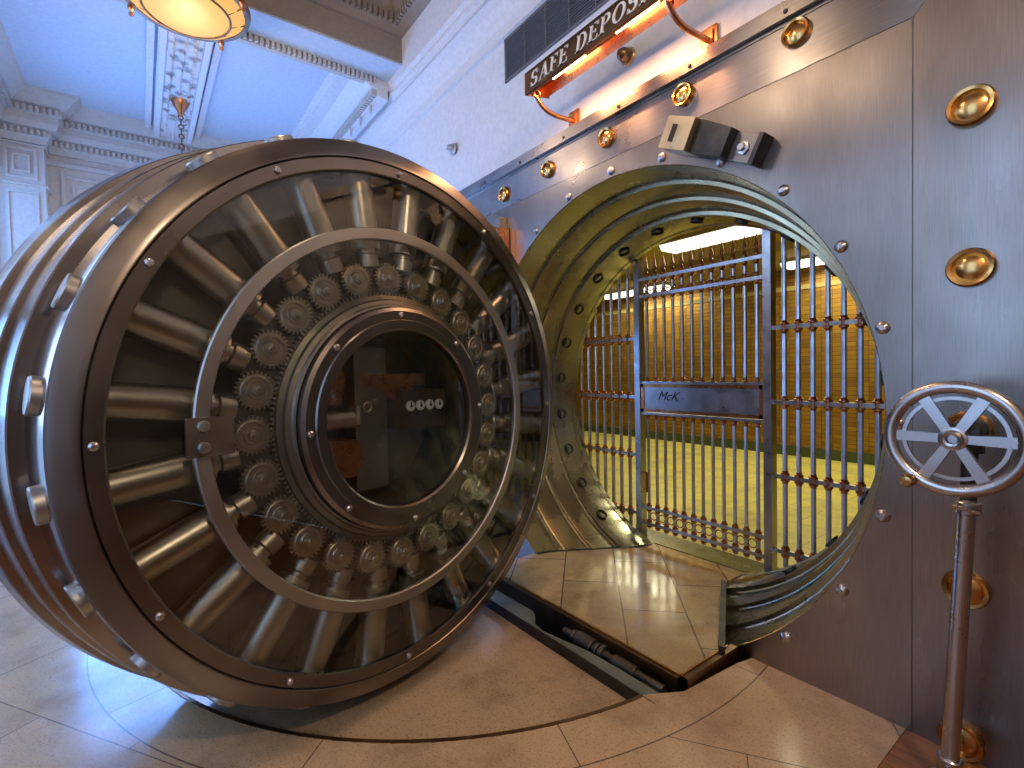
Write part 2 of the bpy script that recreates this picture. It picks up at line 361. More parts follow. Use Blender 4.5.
# ceiling: far low coffers, big cross beam, near high coffer
BX0, BX1 = -4.37, -4.04      # cross beam
NH = 4.31                    # near coffer ceiling
YR = -.10                    # face of the frieze above the vault wall's cove
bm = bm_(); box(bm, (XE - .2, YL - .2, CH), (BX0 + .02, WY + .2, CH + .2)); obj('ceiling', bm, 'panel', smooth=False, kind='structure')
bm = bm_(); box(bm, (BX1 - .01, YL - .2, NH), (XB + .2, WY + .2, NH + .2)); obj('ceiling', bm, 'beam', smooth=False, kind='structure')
def sweep(bm, prof, path):
    """prof: (out, z) pairs; path: list of ((x, y), (nx, ny)) with mitred outward vectors"""
    rings = [[bm.verts.new((p[0] + n[0] * o, p[1] + n[1] * o, z)) for o, z in prof] for p, n in path]
    for A, B in zip(rings, rings[1:]):
        for k in range(len(prof) - 1): bm.faces.new((A[k], A[k + 1], B[k + 1], B[k]))
    for g in (rings[0], rings[-1]): bm.faces.new(g)
def dentils(bm, p, q_, n, z0, z1, dep, pitch=.045, w=.024):
    p = Vector((*p, 0)); q_ = Vector((*q_, 0)); d = (q_ - p); L_ = d.length; d.normalize(); nn = Vector((*n, 0))
    for k in range(int(L_ / pitch)):
        c = p + d * (pitch * (k + .5))
        pts = [c - d * w / 2, c + d * w / 2, c + d * w / 2 + nn * dep, c - d * w / 2 + nn * dep]
        A = [bm.verts.new((v.x, v.y, z0)) for v in pts]; B = [bm.verts.new((v.x, v.y, z1)) for v in pts]
        for f in ((0, 1, 2, 3), (0, 1, 5, 4), (1, 2, 6, 5), (2, 3, 7, 6), (3, 0, 4, 7)):
            vs = A + B; bm.faces.new([vs[i] for i in f])
def zz_(z): return 1.218 + (z - 1.218) * .817
CORN = [(o * .9, zz_(z)) for o, z in [(0, 3.98), (.03, 3.98), (.03, 4.03), (.06, 4.06), (.06, 4.12), (.12, 4.14), (.14, 4.20), (.14, 4.27), (.17, 4.29), (.17, 4.35), (.22, 4.37), (.27, 4.43), (.32, 4.47), (.34, 4.4996), (0, 4.4996)]]
P1, P2 = -2.68, .21    # pilaster width limit (y) and projection on the end wall
path = [((BX0, YL), (0, 1)), ((XE + P2, YL), (1, 1)), ((XE + P2, P1), (1, 1)), ((XE, P1), (1, 1)), ((XE, YR), (1, -1))]
bm = bm_(); sweep(bm, CORN, path); obj('trim_2', bm, 'stone', smooth=False, kind='structure')
bm = bm_()
def dn(z0, z1, o, dep):
    dentils(bm, (BX0, YL + o), (XE + P2, YL + o), (0, 1), z0, z1, dep)
    dentils(bm, (XE + P2 + o, YL + o), (XE + P2 + o, P1 + o), (1, 0), z0, z1, dep)
    dentils(bm, (XE + o, P1 + o), (XE + o, YR - o), (1, 0), z0, z1, dep)
dn(zz_(4.28), zz_(4.345), .153, .03); dn(zz_(4.06), zz_(4.12), .054, .035)
obj('trim_3', bm, 'stone', smooth=False, kind='structure')
# pilaster in the far corner, with sunk panels
def panel_frame(bm, mp, u0, u1, v0, v1, w, d):
    for (a, b, c, e) in ((u0, u1, v0, v0 + w), (u0, u1, v1 - w, v1), (u0, u0 + w, v0 + w, v1 - w), (u1 - w, u1, v0 + w, v1 - w)):
        prism(bm, [(a, c), (b, c), (b, e), (a, e)], 0, d, mp)
bm = bm_(); box(bm, (XE, YL, 0), (XE + P2, P1, 3.49))
mpx = lambda u, v, h: Vector((XE + P2 + h, u, v)); mpe = lambda u, v, h: Vector((XE + h, u, v))
panel_frame(bm, mpx, YL + .09, P1 - .05, 3.13, 3.42, .025, .015); panel_frame(bm, mpx, YL + .14, P1 - .10, 3.19, 3.36, .02, .02)
panel_frame(bm, mpx, YL + .09, P1 - .05, .4, 3.02, .025, .015)
for z in (3.07, 3.45): box(bm, (XE, YL, z), (XE + P2 + .02, P1 + .02, z + .018))
obj('trim_4', bm, 'stone', smooth=False, kind='structure')
bm = bm_(); panel_frame(bm, mpe, P1 + .10, -.3, 2.86, 3.28, .03, .025); panel_frame(bm, mpe, P1 + .18, -.38, 2.94, 3.20, .02, .02)
box(bm, (XE, P1, 3.36), (XE + .04, WY, 3.40))
obj('trim_5', bm, 'stone', smooth=False, kind='structure')
# central lengthwise beam with carved relief
bm = bm_(); box(bm, (XE + .1, -1.81, CH - .08), (BX0, -1.46, CH))
for y in (-1.88, -1.44): box(bm, (XE + .1, y, CH - .045), (BX0, y + .05, CH))
for y in (-1.80, -1.512): box(bm, (XE + .1, y, CH - .10), (BX0, y + .042, CH - .075))
obj('trim_6', bm, 'ceil', smooth=False, kind='structure')
bm = bm_(); box(bm, (XE + .3, -1.75, CH - .088), (BX0 - .05, -1.52, CH - .078))
for k in range(52):
    x = BX0 - .1 - k * .043
    for s in (-1, 0, 1):
        c = Vector((x + (.02 if s == 0 else 0), -1.635 + s * .072, CH - .090)); Mx = Matrix.Translation(c) @ Matrix.Rotation(s * .8 + .3, 4, 'Z') @ Matrix.Diagonal((.020, .009, .014, 1))
        bmesh.ops.create_icosphere(bm, subdivisions=1, radius=1, matrix=Mx)
obj('trim_7', bm, 'relief', kind='structure')
# border band round the low coffers and the soffit along the vault wall
bm = bm_(); sweep(bm, [(0, 3.715), (.10, 3.73), (.10, 3.78), (.16, 3.80), (.24, 3.84), (.30, 3.87), (.42, 3.872), (.42, 3.885), (.47, 3.89), (.47, CH), (0, CH)], [((XE, YR), (0, -1)), ((BX0 + .01, YR), (0, -1))])
obj('trim_8', bm, 'ceil', smooth=False, kind='structure')
bm = bm_(); dentils(bm, (BX0, YR - .10), (XE + .3, YR - .10), (0, -1), 3.735, 3.785, .05, .045, .026)
for k in range(9):
    x = BX0 - .18 - k * .27; cyl(bm, (x, YR - .09, 3.735), (x, YR - .095, 3.65), .016, .010, 8)
obj('trim_14', bm, 'stone', kind='structure')
# cross beam: bluish underside, near face coloured dark for the shade on it, dentil strip on its far side
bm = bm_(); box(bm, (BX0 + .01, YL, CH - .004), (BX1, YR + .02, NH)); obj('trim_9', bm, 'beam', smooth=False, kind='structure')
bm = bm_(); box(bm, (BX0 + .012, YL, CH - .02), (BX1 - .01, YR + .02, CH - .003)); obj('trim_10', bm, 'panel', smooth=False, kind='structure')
bm = bm_(); box(bm, (BX0 - .04, YL, CH - .075), (BX0 + .008, YR - .10, CH)); obj('trim_11', bm, 'stone', smooth=False, kind='structure')
bm = bm_(); dentils(bm, (BX0 + .008, YL), (BX0 + .008, YR - .10), (1, 0), CH - .07, CH - .022, .03, .04, .022); obj('trim_11', bm, 'stone', smooth=False, kind='structure')
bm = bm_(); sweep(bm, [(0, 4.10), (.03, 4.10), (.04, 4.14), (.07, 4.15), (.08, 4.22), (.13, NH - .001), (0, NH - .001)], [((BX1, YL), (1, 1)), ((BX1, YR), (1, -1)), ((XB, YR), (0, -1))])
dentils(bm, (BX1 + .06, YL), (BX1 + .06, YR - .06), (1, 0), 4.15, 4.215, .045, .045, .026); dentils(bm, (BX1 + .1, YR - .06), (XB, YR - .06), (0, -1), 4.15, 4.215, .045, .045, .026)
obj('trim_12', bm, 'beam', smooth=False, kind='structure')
# cove and frieze on the vault wall
bm = bm_()
pr = [(0, 3.48), (.028, 3.49), (.028, 3.52), (.012, 3.53), (.015, 3.58), (.035, 3.63), (.075, 3.68), (.12, 3.71), (.14, 3.71), (.14, 3.735), (.165, 3.75), (.165, 3.775), (.15, 3.79), (.18, 3.81), (.18, NH), (0, NH)]
sweep(bm, pr, [((XE, WY), (0, -1)), ((XB, WY), (0, -1))]); obj('trim_13', bm, 'plaster', smooth=False, kind='structure')
bm = bm_(); box(bm, (XE, YL, 0), (XB, YL + .03, .2)); obj('baseboard_left', bm, 'stone', smooth=False, kind='structure')

# ================================================================== VAULT FRONT (steel facade with round doorway)
CX, CZ, R0 = -1.781, 1.017, 1.198
SX, ST = -.515, 2.31      # inner panel's right edge and top
SL = 2 * CX - SX          # its left edge
vf = thing('vault_facade', 'brushed steel vault front with a huge round doorway and brass bosses', 'vault front', (CX, 0, 0))
def L(x): return x - CX   # world x -> local x
# inner panel with the round hole
def holed(bm, y0, y1):
    n = 192; out = []; inn = []
    for k in range(n):
        a = 2 * PI * k / n; c, s = math.cos(a), math.sin(a)
        tx = ((L(SX) if c > 0 else L(SL)) / c) if abs(c) > 1e-6 else 1e9
        tz = (((ST - CZ) if s > 0 else (-.4 - CZ)) / s) if abs(s) > 1e-6 else 1e9
        t = min(tx, tz); out.append((c * t, CZ + s * t)); inn.append((c * R0, CZ + s * R0))
    for y in (y0, y1):
        A = [bm.verts.new((u, y, v)) for u, v in out]; B = [bm.verts.new((u, y, v)) for u, v in inn]
        for k in range(n): bm.faces.new((A[k], A[(k + 1) % n], B[(k + 1) % n], B[k]))
        # corners
        for cxx, czz in ((L(SX), ST), (L(SL), ST), (L(SX), -.4), (L(SL), -.4)):
            ks = sorted(range(n), key=lambda k: (out[k][0] - cxx) ** 2 + (out[k][1] - czz) ** 2)[:2]
            if min((out[k][0] - cxx) ** 2 + (out[k][1] - czz) ** 2 for k in ks) > 1e-8:
                v = bm.verts.new((cxx, y, czz)); bm.faces.new((A[ks[0]], A[ks[1]], v))
        if y == y0: K = B
        else:
            for k in range(n): bm.faces.new((K[k], K[(k + 1) % n], B[(k + 1) % n], B[k]))
bm = bm_(); holed(bm, 0, .06); obj('face_panel', bm, 'brushed', vf, smooth=False)
# frame strips (mitred at the top corners), set off by fine V joints
g = .0035
FR = .42; FT = .19        # frame widths at the side and at the top
bm = bm_(); prism(bm, [(L(SX) + g, -.4), (L(SX) + FR, -.4), (L(SX) + FR, ST + FT), (L(SX) + FT * .9, ST + FT), (L(SX) + g, ST + g * .5)], 0.0, .06, XZ); obj('frame_strip', bm, 'brushed', vf, smooth=False)
bm = bm_(); prism(bm, [(-L(SX) - g, -.4), (-L(SX) - FR, -.4), (-L(SX) - FR, ST + FT), (-L(SX) - FT * .9, ST + FT), (-L(SX) - g, ST + g * .5)], 0.0, .06, XZ); obj('frame_strip', bm, 'brushed', vf, smooth=False)
bm = bm_(); prism(bm, [(-L(SX) - g, ST + g), (L(SX) + g, ST + g), (L(SX) + FT * .9 - g, ST + FT), (-L(SX) - FT * .9 + g, ST + FT)], 0.0, .06, XZ); obj('frame_strip', bm, 'brushed_h', vf, smooth=False)
for pts_ in ([(L(SX) - .001, -.4), (L(SX) + g + .001, -.4), (L(SX) + g + .001, ST + g), (L(SX) - .001, ST + g)], [(-L(SX) - g - .001, -.4), (-L(SX) + .001, -.4), (-L(SX) + .001, ST + g), (-L(SX) - g - .001, ST + g)], [(-L(SX), ST - .001), (L(SX), ST - .001), (L(SX), ST + g + .001), (-L(SX), ST + g + .001)]):
    bm = bm_(); prism(bm, pts_, .003, .05, XZ); obj('joint_strip', bm, 'plate', vf, smooth=False)
# moulded outer trim along the top
bm = bm_()
x0, x1 = -L(SX) - FR - .05, L(SX) + FR
for a, b, c, d in ((ST + FT, ST + FT + .012, -.006, .08), (ST + FT + .014, ST + FT + .055, -.03, .08), (ST + FT + .057, ST + FT + .085, -.018, .08)):
    box(bm, (x0, c, a), (x1, d, b))
obj('top_moulding', bm, 'brushed_h', vf, smooth=False)
bm = bm_(); lathe(bm, [(0, -.008), (.007, -.006), (.009, 0)], (0, 0, 0), (0, 1, 0), 10); rv = obj('rivet', bm, 'iron', vf)
for k in range(9):
    o = rv if k == 0 else copy_part(rv, vf); o.location = (x0 + .2 + k * .405, -.03, ST + FT + .035)
# brass bosses
def boss_mesh():
    bm = bm_(); lathe(bm, [(0, -.018), (.012, -.0172), (.024, -.0145), (.034, -.010), (.038, -.017), (.046, -.019), (.050, -.012), (.050, 0), (.0, .0)], seg=40); return bm
def boss_mesh2():
    bm = bm_(); lathe(bm, [(0, -.026), (.02, -.024), (.034, -.018), (.044, -.010), (.048, -.009), (.05, -.004), (.05, 0), (0, 0)], seg=40); return bm
b0 = obj('brass_boss', boss_mesh(), 'brass', vf, label='round brass boss'); first = True
bs = [(-2.716, 2.40), (-2.271, 2.416), (-1.803, 2.425), (-1.342, 2.44), (-.861, 2.45), (-.373, 1.971), (-.372, 1.496), (-.375, 1.01), (-.379, .525), (-.39, .048), (-3.17, 1.97), (-3.17, 1.49)]
for i, (x, z) in enumerate(bs):
    o = b0 if i == 0 else copy_part(b0, vf)
    o.location = (L(x), 0, z)
    if i == 1 or i == 0 or i == 2 or i == 3 or i == 4: o.scale = (1.02, 1.2, 1.02)
    else: o.scale = (1.15, 1.3, 1.15)
# small screws round the doorway
bm = bm_(); lathe(bm, [(0, -.016), (.008, -.016), (.016, -.012), (.021, -.006), (.022, 0), (0, 0)], seg=20); box(bm, (-.014, -.018, -.0022), (.014, -.014, .0022))
s0 = obj('screw', bm, 'wheelm', vf)
i = 0
for k in range(24):
    a = R(15 * k); z = CZ + 1.23 * math.sin(a)
    if z < .05: continue
    o = s0 if i == 0 else copy_part(s0, vf); i += 1
    o.location = (1.23 * math.cos(a), 0, z); o.rotation_euler = (0, random.random() * 3, 0)
# stepped bore of the doorway
prof = [(R0, 0.0), (R0 - .003, .004), (1.172, .170), (1.166, .177), (1.148, .177), (1.146, .181), (1.122, .331), (1.117, .338), (1.100, .338), (1.098, .342), (1.078, .486), (1.072, .492), (1.052, .492), (1.050, .496), (1.036, .690), (1.030, .695), (1.030, .73)]
bm = bm_(); lathe(bm, prof + [(1.45, .73), (1.45, .06), (R0, .06)], (0, 0, CZ), (0, 1, 0), 192, close=True)
bore = obj('doorway_ring', bm, 'bore', vf, label='stepped olive-toned steel throat')
# bolt sockets in the innermost ring: dark recessed cups with a raised lip
bm = bm_(); lathe(bm, [(.0, .014), (.031, .014), (.033, .0), (.035, -.0015), (.038, 0), (.038, .004)], (0, 0, 0), (0, 0, 1), 28)
h0 = obj('bolt_socket', bm, 'iron', vf, label='dark bolt socket')
i = 0
for k in range(24):
    a = R(7.5 + 15 * k); r_ = 1.043
    p = Vector((r_ * math.cos(a), .565, CZ + r_ * math.sin(a)))
    if p.z < .1: continue
    o = h0 if i == 0 else copy_part(h0, vf); i += 1
    # local z of the cup points outward from the ring's axis
    zz = Vector((math.cos(a), 0, math.sin(a))); yy = Vector((0, 1, 0)); xx = yy.cross(zz)
    p2 = p - zz * .012
    o.matrix_local = Matrix(((xx.x, yy.x, zz.x, p2.x), (xx.y, yy.y, zz.y, p2.y), (xx.z, yy.z, zz.z, p2.z), (0, 0, 0, 1)))
# catch mounted above the doorway
ct = thing('locking_catch', 'pale bronze slotted catch block bolted above the round doorway', 'catch', (-1.155, -.003, 2.14), 0)
def loc_m(p, ry): return Matrix.Translation(p) @ Matrix.Rotation(ry, 4, 'Y')
RY = R(27)
bm = bm_(); prism(bm, [(-.225, -.06), (-.225, .07), (-.085, .075), (-.085, -.055)], -.135, -.01, XZ); bmesh.ops.bevel(bm, geom=bm.edges[:], offset=.004, segments=2)
o = obj('slotted_block', bm, 'pale_bronze', ct, smooth=False, label='pale bronze block with a dark slot'); o.rotation_euler = (0, RY, 0)
bm = bm_(); box(bm, (-.185, -.137, -.03), (-.16, -.12, .04)); o = obj('slot', bm, 'black', ct, smooth=False); o.rotation_euler = (0, RY, 0)
bm = bm_(); prism(bm, [(-.082, -.055), (-.082, .078), (.075, .06), (.075, -.05)], -.10, -.01, XZ); bmesh.ops.bevel(bm, geom=bm.edges[:], offset=.004, segments=2)
o = obj('dark_block', bm, 'iron', ct, smooth=False, label='dark iron middle block'); o.rotation_euler = (0, RY, 0)
bm = bm_(); box(bm, (.077, -.05, -.05), (.185, -.001, .055)); o = obj('foot_plate', bm, 'brushed', ct, smooth=False); o.rotation_euler = (0, RY, 0)
bm = bm_(); box(bm, (.186, -.075, -.055), (.205, -.001, .06)); o = obj('end_stop', bm, 'iron', ct, smooth=False); o.rotation_euler = (0, RY, 0)
bm = bm_(); lathe(bm, [(0, -.078), (.014, -.078), (.016, -.070), (.016, -.062), (.026, -.060), (.026, -.051), (0, -.051)], (.13, 0, 0), (0, 1, 0), 6); o = obj('bolt', bm, 'wheelm', ct); o.rotation_euler = (0, RY, 0)

# door hinge on the steel front (mostly behind the open door)
hg = thing('crane_hinge', 'copper toned hinge bracket with round pins behind the open round door', 'hinge', (-2.9, -.06, 1.0))
bm = bm_()
box(bm, (-.32, .0, .60), (.20, .058, 1.24))
obj('bracket_plate', bm, 'brushed', hg, smooth=False)
bm = bm_(); box(bm, (.20, -.03, .72), (.228, .055, 1.16)); obj('bracket_edge', bm, 'copper', hg, smooth=False, label='upright copper bar')
bm = bm_(); lathe(bm, [(0, -.04), (.018, -.038), (.024, -.03), (.024, 0), (0, 0)], (0, 0, 0), (0, 1, 0), 16); bb = obj('bracket_bolt', bm, 'copper', hg)
for k, (x, z) in enumerate(((.15, 1.16), (.09, 1.12), (.15, .98), (.02, 1.16), (.15, .80), (.15, .70))):
    o = bb if k == 0 else copy_part(bb, hg); o.location = (x, 0, z)
bm = bm_()
for z in (-.75, -.2, .45, .95): cyl(bm, (0, -.2, z), (0, -.2, z + .16), .09, seg=24, bev=.01)
cyl(bm, (0, -.2, -.85), (0, -.2, 1.2), .05, seg=24)
for z in (-.70, .5, 1.0): box(bm, (-.06, -.2, z), (.06, .05, z + .07))
obj('pivot_post', bm, 'plate', hg)
bm = bm_()
prism(bm, [(-.14, -.80), (.1, -.80), (.1, -.9), (-.14, -.9)], 0, .01, XZ); bm.free()

# ================================================================== THE ROUND DOOR
DPHI = R(102.97)
dr = thing('vault_door', 'massive round vault door swung open, its bolt work behind glass', 'vault door', (-1.822, -1.183, 1.043), DPHI)
def ring_bm(prof, seg=192): 
    b = bm_(); lathe(b, prof, seg=seg, close=True); return b
# body: side steps from the glazed face (y = 0) back to the rear (y = .62)
body = [(.975, -.004), (1.012, .004), (1.026, .010), (1.030, .018), (1.036, .10), (1.045, .196), (1.078, .196), (1.082, .201), (1.094, .352), (1.106, .352), (1.110, .357), (1.128, .506), (1.143, .506), (1.147, .511), (1.165, .600), (1.165, .625), (1.13, .64), (.0, .64), (.0, .26), (.93, .26), (.93, .02), (.93, .0)]
bm = bm_(); lathe(bm, body + [(.965, .0)], seg=192); 
db = obj('door_body', bm, 'doorside', dr, label='stepped steel body of the door')
bm = ring_bm([(.9185, -.006), (.924, -.010), (.962, -.010), (.966, -.006), (.967, -.001), (.9185, .004)]); face = obj('face_ring', bm, 'door', dr, label='dark screwed ring round the glass')
bm = ring_bm([(.9665, -.0085), (.969, -.013), (.974, -.0125), (.985, -.008), (1.012, .0), (1.0275, .007), (1.0315, .016), (1.02, .02), (.968, .02)]); obj('outer_band', bm, 'door', dr)
def radial(a, r, y): return Vector((r * math.cos(a), y, r * math.sin(a)))
def rmat(a, p):       # local +z radial, +y along the door's axis
    zz = Vector((math.cos(a), 0, math.sin(a))); yy = Vector((0, 1, 0)); xx = yy.cross(zz)
    return Matrix(((xx.x, yy.x, zz.x, p.x), (xx.y, yy.y, zz.y, p.y), (xx.z, yy.z, zz.z, p.z), (0, 0, 0, 1)))
# locking bolts, guide blocks, carriers and gears: one of each, copied round the circle
bm = bm_(); lathe(bm, [(0, 0), (.050, 0), (.050, .046), (.047, .050), (0, .050)], (0, 0, 0), (0, 0, 1), 32); bolt0 = obj('locking_bolt', bm, 'ringm', dr)
bm = bm_(); lathe(bm, [(0, 0), (.054, 0), (.054, .27), (0, .27)], (0, 0, 0), (0, 0, 1), 32); rod0 = obj('bolt_rod', bm, 'rod', dr)
bm = bm_(); lathe(bm, [(.0, 0), (.038, 0), (.042, .004), (.042, .05), (.034, .055), (.034, .075), (0, .075)], (0, 0, 0), (0, 0, 1), 28); col0 = obj('rod_collar', bm, 'rod', dr)
bm = bm_(); prism(bm, [(-.062, -.03), (.062, -.03), (.05, .085), (-.05, .085)], -.008, .022, lambda u, v, h: Vector((u, h, v))); bmesh.ops.bevel(bm, geom=bm.edges[:], offset=.003, segments=2); blk0 = obj('carrier_plate', bm, 'plate', dr, smooth=False)
bm = bm_(); prism(bm, [(-.045, 0), (.045, 0), (.072, .27), (-.072, .27)], 0, .05, lambda u, v, h: Vector((u, h, v))); bmesh.ops.bevel(bm, geom=bm.edges[:], offset=.006, segments=2); gd0 = obj('guide_block', bm, 'plate', dr, smooth=False)
def gear_bm(n=26, ro=.064, ri=.054):
    bm = bm_(); pts = []
    for k in range(n):
        a = 2 * PI * k / n; w = 2 * PI / n
        for da, r in ((-.30, ri), (-.16, ro), (.16, ro), (.30, ri)): pts.append((r * math.cos(a + da * w), r * math.sin(a + da * w)))
    prism(bm, pts, -.006, .010, lambda u, v, h: Vector((u, h, v)))
    lathe(bm, [(.050, -.0065), (.046, -.010), (.040, -.010), (.038, -.007), (.030, -.007), (.026, -.012), (.0, -.012)], seg=28)
    return bm
g0 = obj('gear', gear_bm(), 'gear', dr)
bm = bm_(); lathe(bm, [(0, -.030), (.007, -.030), (.009, -.027), (.009, -.022), (.015, -.021), (.017, -.017), (.019, -.010), (.0, -.010)], seg=20); pin0 = obj('gear_pin', bm, 'rod', g0)
for k in range(24):
    a = R(7.5 + 15 * k)
    o = bolt0 if k == 0 else copy_part(bolt0, dr); o.matrix_local = rmat(a, radial(a, 1.007, .108))
    o = rod0 if k == 0 else copy_part(rod0, dr); o.matrix_local = rmat(a, radial(a, .66, .085))
    o = col0 if k == 0 else copy_part(col0, dr); o.matrix_local = rmat(a, radial(a, .588, .085))
    o = blk0 if k == 0 else copy_part(blk0, dr); o.matrix_local = rmat(a, radial(a, .505, .078))
    o = gd0 if k == 0 else copy_part(gd0, dr); a2 = R(15 * k + 15); o.matrix_local = rmat(a2, radial(a2, .65, .15))
    a3 = R(15 * k + 1.5)
    if k == 0: go = g0
    else: go = copy_part(g0, dr); copy_part(pin0, go)
    go.matrix_local = Matrix.Translation(radial(a3, .545, .05)) @ Matrix.Rotation(k * .7, 4, 'Y')
# inner ring gear, stepped drum, window frame
def gear_ring():
    bm = bm_(); n = 180; pts = []
    A = []; B = []
    ys = (.04, .062)
    for k in range(n):
        for da, r in ((-.25, .480), (-.13, .492), (.13, .492), (.25, .480)):
            a = 2 * PI * (k + da) / n; pts.append((r * math.cos(a), r * math.sin(a)))
    m_ = len(pts); inner = [(.45 * math.cos(2 * PI * k / m_), .45 * math.sin(2 * PI * k / m_)) for k in range(m_)]
    O1 = [bm.verts.new((u, ys[0], v)) for u, v in pts]; O2 = [bm.verts.new((u, ys[1], v)) for u, v in pts]
    I1 = [bm.verts.new((u, ys[0], v)) for u, v in inner]; I2 = [bm.verts.new((u, ys[1], v)) for u, v in inner]
    for k in range(m_):
        j = (k + 1) % m_
        bm.faces.new((O1[k], O1[j], I1[j], I1[k])); bm.faces.new((O1[k], O1[j], O2[j], O2[k])); bm.faces.new((O2[k], O2[j], I2[j], I2[k])); bm.faces.new((I1[k], I1[j], I2[j], I2[k]))
    return bm
obj('ring_gear', gear_ring(), 'gear', dr, smooth=False)
obj('drum', ring_bm([(.482, .055), (.478, .030), (.462, .022), (.458, .012), (.442, .006), (.437, -.004), (.430, -.006), (.428, .05), (.428, .258), (.482, .258)]), 'plate', dr)
bm = bm_(); lathe(bm, [(.482, .2), (.93, .2), (.93, .21), (.482, .21)], close=True, seg=96); obj('back_plate', bm, 'plate', dr)
obj('mid_ring', ring_bm([(.682, -.003), (.686, -.008), (.722, -.008), (.726, -.003), (.726, .018), (.682, .018)]), 'ringm', dr, label='light grey satin ring across the bolt rods')
wf = obj('window_frame', ring_bm([(.3375, -.036), (.345, -.043), (.376, -.043), (.380, -.037), (.412, -.037), (.4254, -.028), (.427, .01), (.335, .01)]), 'door', dr, label='raised ring round the small central window')
bm = bm_(); lathe(bm, [(.335, -.004), (.335, .25), (.0, .25)], seg=96); obj('window_well', bm, 'plate', dr, label='dark well behind the central window')
# glass: large annular pane and small central pane
obj('glass_pane', ring_bm([(.428, .003), (.9185, .003), (.9185, .011), (.428, .011)], 128), 'glass', dr, label='clear annular glass over the bolt work')
bm = bm_(); lathe(bm, [(0, -.020), (.336, -.020), (.336, -.012), (0, -.012)], seg=96); obj('central_glass', bm, 'glass', dr)
# screws
bm = bm_(); lathe(bm, [(0, -.010), (.006, -.010), (.011, -.006), (.012, 0), (0, 0)], seg=16); box(bm, (-.010, -.0115, -.0015), (.010, -.009, .0015)); sc0 = obj('face_screw', bm, 'wheelm', dr)
n_ = 0
for k in range(12):
    a = R(-.5 + 30 * k); o = sc0 if n_ == 0 else copy_part(sc0, dr); n_ += 1; o.matrix_local = Matrix.Translation(radial(a, .944, -.010)) @ Matrix.Rotation(k, 4, 'Y')
for k in range(8):
    a = R(3 + 45 * k); o = copy_part(sc0, dr); o.matrix_local = Matrix.Translation(radial(a, .397, -.036)) @ Matrix.Rotation(k, 4, 'Y')
# square clamp plate at nine o'clock, with two bolts
bm = bm_(); box(bm, (-.747, -.022, -.052), (-.622, -.008, .060)); bmesh.ops.bevel(bm, geom=bm.edges[:], offset=.003, segments=2); sp = obj('clamp_plate', bm, 'plate', dr, smooth=False)
for z in (-.026, .034):
    bm = bm_(); lathe(bm, [(0, -.012), (.014, -.011), (.017, -.006), (.017, 0), (0, 0)], (-.704, -.022, z), seg=20); obj('clamp_bolt', bm, 'ringm', sp)
# works in the central well: time lock with four dials, bronze fittings, boxed movement
tl = bm_(); box(tl, (.06, .07, -.06), (.29, .23, .10)); bmesh.ops.bevel(tl, geom=tl.edges[:], offset=.006, segments=2); tlo = obj('time_lock', tl, 'bronze', dr, smooth=False, label='bronze cased time lock with four small dials')
for k in range(4):
    x = .095 + .052 * k
    bm = bm_(); lathe(bm, [(0, .062), (.020, .062), (.022, .066), (.022, .07), (0, .07)], (x, 0, .035), seg=24); dl = obj('dial', bm, 'dial', tlo)
    bm = bm_(); box(bm, (x - .002, .059, .03), (x + .002, .0615, .052)); lathe(bm, [(0, .058), (.006, .059), (.006, .0615), (0, .0615)], (x, 0, .035), seg=12); obj('dial_hand', bm, 'black', dl)
bm = bm_(); prism(bm, [(-.31, .06), (-.19, .06), (-.17, .16), (-.20, .24), (-.26, .22)], .12, .24, XZ); obj('bronze_bracket', bm, 'copper', dr, smooth=False)
bm = bm_(); prism(bm, [(-.29, -.22), (-.15, -.22), (-.11, -.16), (-.13, -.08), (-.30, -.07)], .10, .24, XZ); obj('bronze_bracket', bm, 'copper', dr, smooth=False)
bm = bm_(); box(bm, (-.06, .10, .12), (.20, .24, .17)); prism(bm, [(.02, .12), (.16, .12), (.12, .06), (.06, .06)], .12, .24, XZ); obj('lever', bm, 'copper', dr, smooth=False)
bm = bm_(); cyl(bm, (-.27, .15, 0), (-.10, .15, 0), .04, seg=24, bev=.006); cyl(bm, (-.12, .12, -.02), (-.12, .12, .05), .018); torus(bm, (-.07, .13, .04), (0, 1, 0), .018, .005, 20, 8); obj('spindle', bm, 'gear', dr)
bm = bm_(); box(bm, (-.10, .17, -.30), (.05, .248, .28)); bmesh.ops.bevel(bm, geom=bm.edges[:], offset=.006, segments=2); obj('inner_plate', bm, 'ringm', dr, smooth=False)
# rear hub arm joining the hinge
bm = bm_(); box(bm, (-.5, .64, -.25), (.9, .74, .25)); lathe(bm, [(0, .64), (.35, .64), (.33, .80), (0, .80)], seg=48); obj('hinge_arm', bm, 'plate', dr)
bm = bm_(); cyl(bm, (-.62, .60, .985), (-.62, .60, 1.03), .014, seg=10); bm.free()

